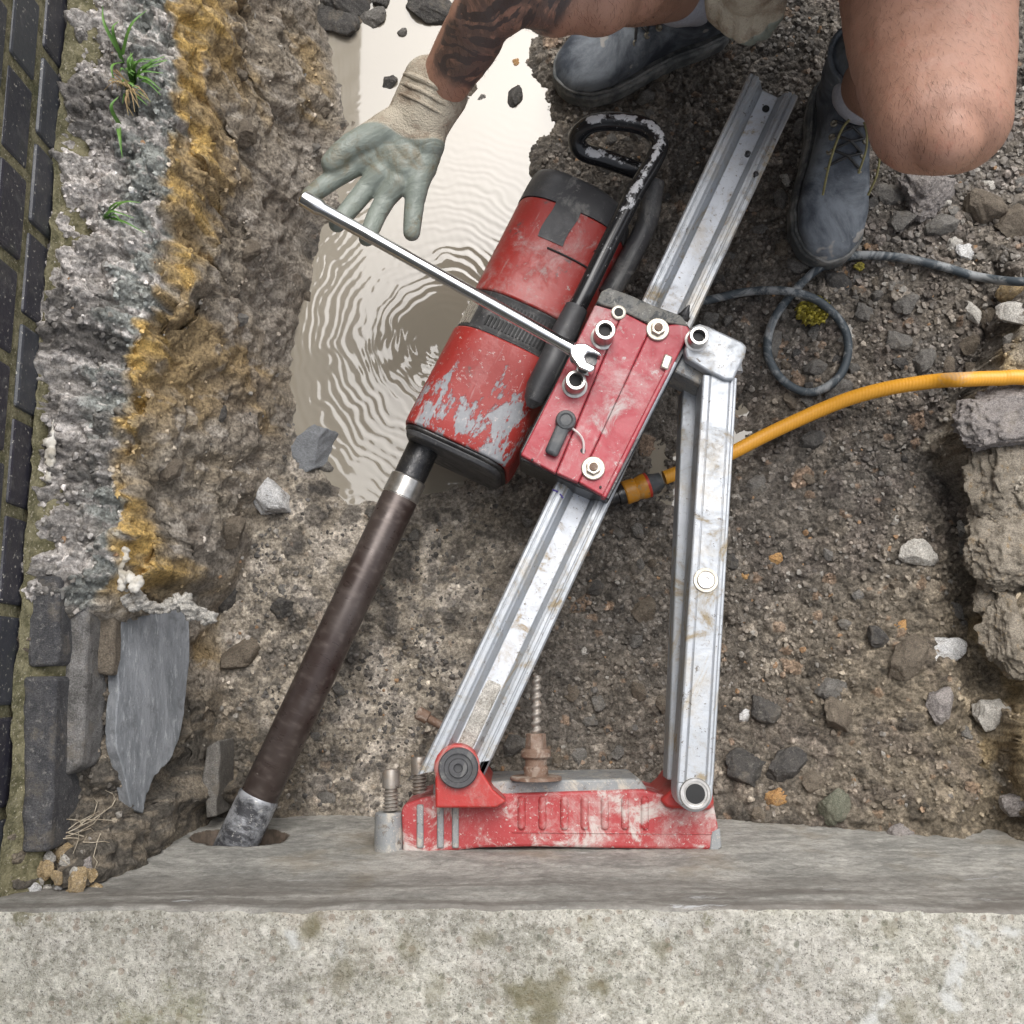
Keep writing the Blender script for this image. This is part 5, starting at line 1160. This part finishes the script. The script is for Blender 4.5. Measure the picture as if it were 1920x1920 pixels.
# ------------------------------------------------------------------ person
per = empty('person', (.42, .98, .03), 'crouching person with tattooed forearm, dark shorts, work boots and gloves reaching for the lever', 'person')
kL = Vector((.488, .628, .520)); aL = Vector((.535, .905, .13)); hL = Vector((.53, 1.10, .40))
kR = Vector((.060, .862, .430)); aR = Vector((.300, 1.065, .13)); hR = Vector((.37, 1.17, .38))
pel = Vector((.45, 1.17, .38)); ch = Vector((.38, 1.00, .76)); nk = Vector((.35, .93, .93)); hdp = Vector((.335, .89, 1.06))
sR = Vector((.20, .97, .82)); sL = Vector((.56, .97, .82))
wR = P(822,172,.335); wRt = P(925,0,.455); eR = wR+(wRt-wR).normalized()*.262
wL = P(1425,-45,.43); eL = Vector((.50, .98, .58))
def lp(a, b_, t): return a.lerp(b_, t)
bm = bmesh.new()
for (k, a, h_) in ((kL, aL, hL), (kR, aR, hR)):
    back = Vector((0, .03, 0)) if k is kL else Vector((.02, .02, -.01))
    limb(bm, [(a, .037), (lp(a, k, .25)+back*.5, .044), (lp(a, k, .55)+back, .058), (lp(a, k, .8)+back*.6, .056), (k, .058)])
    limb(bm, [(k, .060), (lp(k, h_, .15), .068), (lp(k, h_, .5), .082), (h_, .092)])
    ball(bm, a+Vector((-.02, 0, 0)), .02); 
    ball(bm, k+(k-h_).normalized()*.014+Vector((0, 0, .004)), .058, n=3)
# fuller front of the left knee, broad above the kneecap
for j in range(9):
    t_ = j/8; c_ = lp(kL, hL, t_*.55)+Vector((0, 0, .004)); rr_ = .062+.014*t_
    for w_ in (-1, -.33, .33, 1): ball(bm, c_+Vector((w_*(.018+.014*math.sin(t_*2.2)), 0, -.006*abs(w_))), rr_, n=3)
ball(bm, kR+Vector((.05, -.012, .0)), .052, n=3); ball(bm, kR+Vector((.09, .03, -.03)), .055, n=3)
limb(bm, [(pel, .13), (lp(pel, ch, .5), .125), (ch, .125), (nk, .06)]); limb(bm, [(sR, .055), (ch, .11), (sL, .055)])
limb(bm, [(nk, .055), (hdp+Vector((0, .01, -.06)), .055)])
ball(bm, hdp, .095, (.82, 1., 1.15), 4); ball(bm, hdp+Vector((0, -.055, -.055)), .045, (.9, 1, 1)); ball(bm, hdp+Vector((0, -.098, -.02)), .013, (.9, 1.2, 1.6))
for sx in (-1, 1): ball(bm, hdp+Vector((.078*sx, .01, -.01)), .018, (.4, .8, 1.3))
limb(bm, [(sR, .052), (lp(sR, eR, .5), .050), (eR, .042)]); limb(bm, [(sL, .052), (lp(sL, eL, .5), .050), (eL, .042)])
fd = (eR-wR).normalized(); fs = Vector((fd.y, -fd.x, 0)).normalized()
limb(bm, [(wR-fd*.04, .027), (wR, .029), (lp(wR, eR, .2), .033), (lp(wR, eR, .45), .042), (lp(wR, eR, .75), .047), (eR, .044)])
limb(bm, [(wR+fs*.009, .026), (lp(wR, eR, .4)+fs*.008, .036), (lp(wR, eR, .7)+fs*.006, .043)])
limb(bm, [(wR-fs*.009, .026), (lp(wR, eR, .4)-fs*.008, .034), (lp(wR, eR, .7)-fs*.006, .040)])
limb(bm, [(wL, .028), (lp(wL, eL, .5), .040), (eL, .043)])
skin = fuse('body', bm, M['skin'], per, .0048, 26)
v = vcoords(skin.data)+0.  # object coordinates equal world coordinates
nrm = np.empty(len(v)*3); skin.data.vertices.foreach_get('normal', nrm); nrm = nrm.reshape(-1, 3)
for kk, hh_, aa in ((kL, hL, aL), (kR, hR, aR)):
    f_ = np.array(kk-hh_); f_ /= np.linalg.norm(f_); sh = np.array(kk-aa); sh /= np.linalg.norm(sh); pc = np.array(kk)+.060*(f_*.8+sh*.45)
    dp = np.linalg.norm(v-pc, axis=1); dk = np.linalg.norm(v-np.array(kk), axis=1)
    disp = .0075*np.exp(-(dp/.026)**2)-.0045*np.exp(-((dp-.046)/.013)**2)*(dk < .12)
    v = v+nrm*disp[:, None]
leg = (np.minimum(np.linalg.norm(v-np.array(kL), axis=1), np.linalg.norm(v-np.array(kR), axis=1)) < .26)
v = v+nrm*((.0035*(fbm(v[:, 0]*18+v[:, 2]*12, v[:, 1]*18-v[:, 2]*9, 3, 61)-.5)+.0012*(fbm(v[:, 0]*70+v[:, 2]*50, v[:, 1]*70, 3, 62)-.5))*leg)[:, None]
skin.data.vertices.foreach_set('co', v.ravel()); skin.data.update()
rs_ = np.random.RandomState(3); nearf = (np.linalg.norm(v-np.array(lp(wR, eR, .5)), axis=1) < .15); hv = np.where((leg | nearf) & (v[:, 2] > .16) & (v[:, 2] < .62))[0]; hv = rs_.choice(hv, min(len(hv), 12000), replace=False); HVV = []; HFF = []
for i in hv:
    p_ = v[i]+rs_.normal(0, .0016, 3); n_ = nrm[i]; isf = np.linalg.norm(p_-np.array(lp(wR, eR, .5))) < .15 and p_[0] < .10 and p_[2] > .3 and p_[1] < .80
    td = np.array([.25, -.85, -.5])+rs_.normal(0, .28, 3); td = td-n_*(td@n_); td /= np.linalg.norm(td)+1e-9; sd2 = np.cross(td, n_); L2 = rs_.uniform(.005, .011); w2 = .00013
    o_ = len(HVV); m_ = p_+td*L2*.55+n_*.0011; e_ = p_+td*L2+n_*.0012+sd2*rs_.normal(0, .0012); HVV += [p_-sd2*w2, p_+sd2*w2, m_+sd2*w2, m_-sd2*w2, e_]; HFF += [(o_, o_+1, o_+2, o_+3), (o_+3, o_+2, o_+4)]
hm_ = bpy.data.meshes.new('body_hair'); hm_.from_pydata([tuple(a) for a in HVV], [], HFF); ho = link('body_hair', hm_, M['hair'], per, False); ho['kind'] = 'stuff'
axv = np.array(eR-wR); Lr = np.linalg.norm(axv); axn = axv/Lr; rel = v-np.array(wR); tt = rel@axn; rad = np.linalg.norm(rel-tt[:, None]*axn, axis=1)
side = rel@np.array(fs)
nz = fbm(v[:, 0]*40+v[:, 2]*22, v[:, 1]*40, 3, 7)
tm = sst(.035, .052, tt+.020*(nz-.5)*2)*sst(.34, .30, tt)*sst(.09, .075, rad)*sst(-.021, -.013, side+.012*(nz-.5)*2)
set_f(skin.data, tm, 'tattoo')
# clothes
bm = bmesh.new()
for (k, h_) in ((kL, hL), (kR, hR)): limb(bm, [(lp(k, h_, .36), .096), (lp(k, h_, .7), .105), (h_, .115)])
limb(bm, [(pel+Vector((-.05, 0, 0)), .142), (pel+Vector((.05, 0, 0)), .142)]); fuse('shorts', bm, M['shorts'], per, .009, 6)
bm = bmesh.new(); limb(bm, [(lp(pel, ch, .12), .145), (lp(pel, ch, .5), .145), (ch, .145), (lp(ch, nk, .6), .085)]); limb(bm, [(sR, .07), (ch, .13), (sL, .07)])
limb(bm, [(sR, .07), (lp(sR, eR, .5), .066)]); limb(bm, [(sL, .07), (lp(sL, eL, .5), .066)]); fuse('shirt', bm, M['shirt'], per, .009, 6)
bm = bmesh.new(); ball(bm, hdp+Vector((0, .018, .022)), .098, (.86, 1.0, 1.1), 4); fuse('hair', bm, M['hair'], per, .006, 2)
def socks(a, k, nm):
    bm = bmesh.new(); dd = (k-a).normalized(); limb(bm, [(a-dd*.02, .046), (a+dd*.03, .0455), (a+dd*.085, .050)]); fuse(nm, bm, M['sock'], per, .004, 3)
socks(aL, kL+Vector((0,.03,0)), 'sock'); socks(aR, kR+Vector((.02,.02,0)), 'sock')
# boots (foot local: +x toe, z up)
def boot(toe, heel, gz, orange):
    toe, heel = Vector(toe), Vector(heel); d = toe-heel; d.z = 0; Lb = d.length; d.normalize(); s = Vector((-d.y, d.x, 0))
    W = lambda x, y, z: heel+d*(x*Lb)+s*y+Vector((0, 0, gz+z)) - Vector((0, 0, heel.z))
    hw = lambda x: float(np.interp(x, [0,.03,.08,.2,.35,.5,.62,.75,.86,.94,.98,1.], [.014,.026,.034,.038,.037,.042,.050,.0545,.050,.036,.022,.006]))
    tp = lambda x: float(np.interp(x, [0,.05,.15,.35,.5,.62,.75,.88,.96,1.], [.085,.11,.125,.13,.115,.095,.078,.068,.055,.035]))
    bm = bmesh.new(); st_ = [k/36 for k in range(37)]; rings = []
    for x in st_:
        w_, t_ = hw(x), tp(x); ring = []
        for k in range(28):
            a = 2*math.pi*k/28; ca, sa = math.cos(a), math.sin(a)
            ring.append(bm.verts.new(W(x, w_*abs(ca)**.75*(1 if ca > 0 else -1), .024+(t_-.024)*(.5+.5*(abs(sa)**.8)*(1 if sa > 0 else -1)))))
        rings.append(ring)
    for a, b_ in zip(rings, rings[1:]):
        for k in range(28): bm.faces.new((a[k], a[(k+1) % 28], b_[(k+1) % 28], b_[k]))
    bm.faces.new(rings[0][::-1]); bm.faces.new(rings[-1])
    limb(bm, [(W(.2, 0, .08), .045), (W(.19, 0, .14), .050), (W(.19, 0, .165), .051)]); cyl(bm, W(.19, 0, .12), W(.19, 0, .178), .051, .055, 28)
    up = fuse('boot', bm, M['boot_leather'], per, .0036, 5)
    bm = bmesh.new(); ol = [W(x, hw(x)+.006, 0) for x in st_]+[W(x, -hw(x)-.006, 0) for x in st_[::-1]]
    ol = [W(1.022, 0, 0) if 0 else p for p in ol]; prism(bm, ol, gz+.0, gz+.030); so_ = bmobj('sole', bm, M['boot_sole'], up, bevel=.005, seg=3); so_.location = (0,0,0)
    bm = bmesh.new(); lpth = [W(x, (hw(x)+.0005), .036) for x in st_[1:]]+[W(1.004, 0, .036)]+[W(x, -(hw(x)+.0005), .036) for x in st_[:0:-1]]; tube(bm, lpth, .0028, 8); bmobj('welt', bm, M['boot_sole'], up).location = (0,0,0)
    bm = bmesh.new(); cyl(bm, W(.19, 0, .172), W(.19, 0, .181), .055, .0552, 28, cap=False); tube(bm, [W(.19, 0, .18)+Vector((math.cos(a), math.sin(a), 0))*.0545 for a in [k*math.pi/12 for k in range(25)]], .0045, 8); bmobj('collar', bm, M['boot_leather'], up).location = (0,0,0)
    bl = bmesh.new()
    xs = [.60,.54,.48,.42]
    for i, x in enumerate(xs):
        for sg in (-1, 1):
            e = W(x, sg*.024, tp(x)-.005); bm = bmesh.new(); lathe(bm, e-Zv*.002, Vector((0, 0, 1))+s*sg*.6, [(0,.0055),(.003,.0055),(.004,.004),(.003,.002)], 12); bmobj('eyelet', bm, M['eyelet'], up).location = (0,0,0)
        if i < 3: tube(bl, [W(x, -.022, tp(x)), W((x+xs[i+1])/2, 0, tp((x+xs[i+1])/2)+.008), W(xs[i+1], .022, tp(xs[i+1]))], .0022, 8); tube(bl, [W(x, .022, tp(x)), W((x+xs[i+1])/2, 0, tp((x+xs[i+1])/2)+.010), W(xs[i+1], -.022, tp(xs[i+1]))], .0022, 8)
    bmobj('lace', bl, M['rubber_black'], up).location = (0,0,0)
    bm = bmesh.new(); c = W(.40, 0, tp(.4)+.012)
    for q in ([(0,0,0),(.03,.035,.004),(.075,.045,-.02),(.10,.042,-.05)], [(0,0,0),(.03,-.02,.006),(.075,-.03,-.01),(.11,-.028,-.045)], [(0,0,0),(-.01,.03,.01),(.01,.065,-.01),(.045,.075,-.055)], [(0,0,0),(.02,.012,.01),(.05,.02,.0),(.08,.018,-.025)]):
        tube(bm, crom([c+d*a+s*b_*(1 if orange else -1)+Zv*z for a, b_, z in q], 6), .0018, 8)
    for k in range(10): a = random.uniform(0, 6.28); tube(bm, crom([c+Vector((math.cos(a+j)*.009, math.sin(a+j)*.009, random.uniform(-.003,.008))) for j in (0, 1.2, 2.4, 3.6)], 4), .0018, 8)
    if orange: bmobj('loose_lace', bm, M['lace'], up).location = (0,0,0)
    else: bm.free()
    return up
g1 = max(GZ(.51,.75), GZ(.52,.85), .02)+.004
tL = P(1548,493,.03+g1); boot(tL, tL+Vector((.035, .315, 0)), g1, True)
g2 = max(GZ(.1,1.0), GZ(.25,1.05), .02)+.002
tR = P(1042,148,.03+g2); hRr = P(1345,38,.03+g2); hRr = tR+(hRr-tR).normalized()*.31; boot(tR, hRr, g2, False)
# gloves
def glove(name, chains, coat_fn, vox=.0024):
    bm = bmesh.new()
    for ch_ in chains: limb(bm, [(P(a, b_, z) if not isinstance(a, Vector) else a, r) for a, b_, z, r in ch_])
    o = fuse(name, bm, M['glove'], per, vox, 7); vv = vcoords(o.data); set_f(o.data, coat_fn(vv), 'coat'); return o
zp = .312
ch_r = [
 [(818,165,.335,.0385),(800,196,.33,.0355),(785,228,.322,.033)],
 [(832,178,.333,.033),(815,205,.328,.032),(800,236,.322,.030)],
 [(802,152,.336,.033),(785,184,.33,.031),(768,218,.322,.030)],
 # palm rays
 [(762,226,.320,.026),(725,262,zp,.024),(700,296,zp,.0175)],
 [(775,232,.320,.027),(740,280,zp,.024),(715,325,zp-.002,.0165)],
 [(790,240,.320,.026),(765,290,zp,.024),(746,342,zp-.002,.0165)],
 [(806,246,.320,.024),(797,295,zp,.021),(782,345,zp,.0165)],
 [(745,262,.314,.026),(770,300,.312,.025)], [(730,280,.312,.024),(760,320,.312,.022)], [(700,292,.308,.020),(735,330,.306,.019),(775,338,.306,.019)], [(715,275,.312,.024),(750,300,.310,.025),(790,312,.310,.022)], [(760,250,.318,.028),(800,270,.318,.025)],
 # thumb
 [(768,222,.322,.026),(722,246,.325,.0245),(684,262,.327,.019),(660,272,.328,.0168),(636,290,.328,.0155),(621,306,.327,.0142)],
 # fingers
 [(700,296,zp,.0175),(664,312,.308,.0148),(630,332,.312,.0138),(602,352,.318,.0130),(580,368,.320,.0115)],
 [(712,326,zp,.0165),(688,352,.306,.0142),(664,382,.308,.0134),(645,404,.315,.0126),(632,420,.318,.0115)],
 [(746,344,zp,.0165),(724,372,.306,.0140),(707,402,.306,.0132),(696,428,.314,.0125),(688,446,.317,.0115)],
 [(782,346,zp,.0165),(777,382,.308,.0136),(774,412,.308,.0128),(772,436,.306,.0118)],
]
pa, pb = P(650,248,.32), P(834,276,.32); nl_ = Vector((-(pb-pa).y, (pb-pa).x, 0)).normalized()
if nl_.y > 0: nl_ = -nl_
def coat_r(v):
    dd_ = (v[:, 0]-pa.x)*nl_.x+(v[:, 1]-pa.y)*nl_.y; return sst(-.0015, .0015, dd_+.006*(v[:, 2]*0+np.sin(v[:, 0]*60)))*sst(.27, .29, v[:, 2])
gR = glove('glove', ch_r, coat_r, .0022)
bm = bmesh.new()
cf = (P(813,168,.335)-P(786,226,.322)).normalized()
for k in range(3):
    c = P(814,166,.335)-cf*(.003+k*.013); u_, v_, _ = frame(cf); 
    tube(bm, [c+u_*math.cos(a)*.0375*1.10+v_*math.sin(a)*.0365 for a in [i*math.pi/16 for i in range(33)]], .0042-.001*k, 10)
o = bmobj('cuff', bm, M['glove'], gR); o.location = (0,0,0); set_f(o.data, np.zeros(len(o.data.vertices)), 'coat')
ch_l = [[(1425,-45,.43,.032),(1400,-22,.405,.033)],
 [(1415,-30,.41,.026),(1358,-8,.385,.018),(1342,2,.378,.0150),(1342,26,.355,.0128),(1356,40,.340,.0122)],
 [(1418,-28,.41,.026),(1378,0,.388,.019),(1366,14,.380,.0152),(1366,46,.355,.0132),(1380,58,.338,.0125)],
 [(1422,-28,.41,.026),(1404,4,.388,.019),(1392,22,.380,.0152),(1392,62,.352,.0135),(1406,68,.336,.0125)],
 [(1428,-28,.41,.025),(1430,4,.386,.018),(1420,20,.376,.0150),(1420,56,.352,.0130),(1432,58,.338,.0122)],
 [(1432,-26,.41,.022),(1452,2,.385,.017),(1450,26,.365,.0145),(1440,42,.350,.0135)]]
ch_l = [[(a, b_, z, r) for a, b_, z, r in c_] for c_ in ch_l]
q1 = P(1440,10,.37); q2 = P(1385,80,.35)
def coat_l(v): return sst(.002, -.002, v[:, 2]-.352+.25*(v[:, 1]-q2.y)*0-(v[:, 0]-.315)*.5)
glove('glove', ch_l, coat_l, .0021)
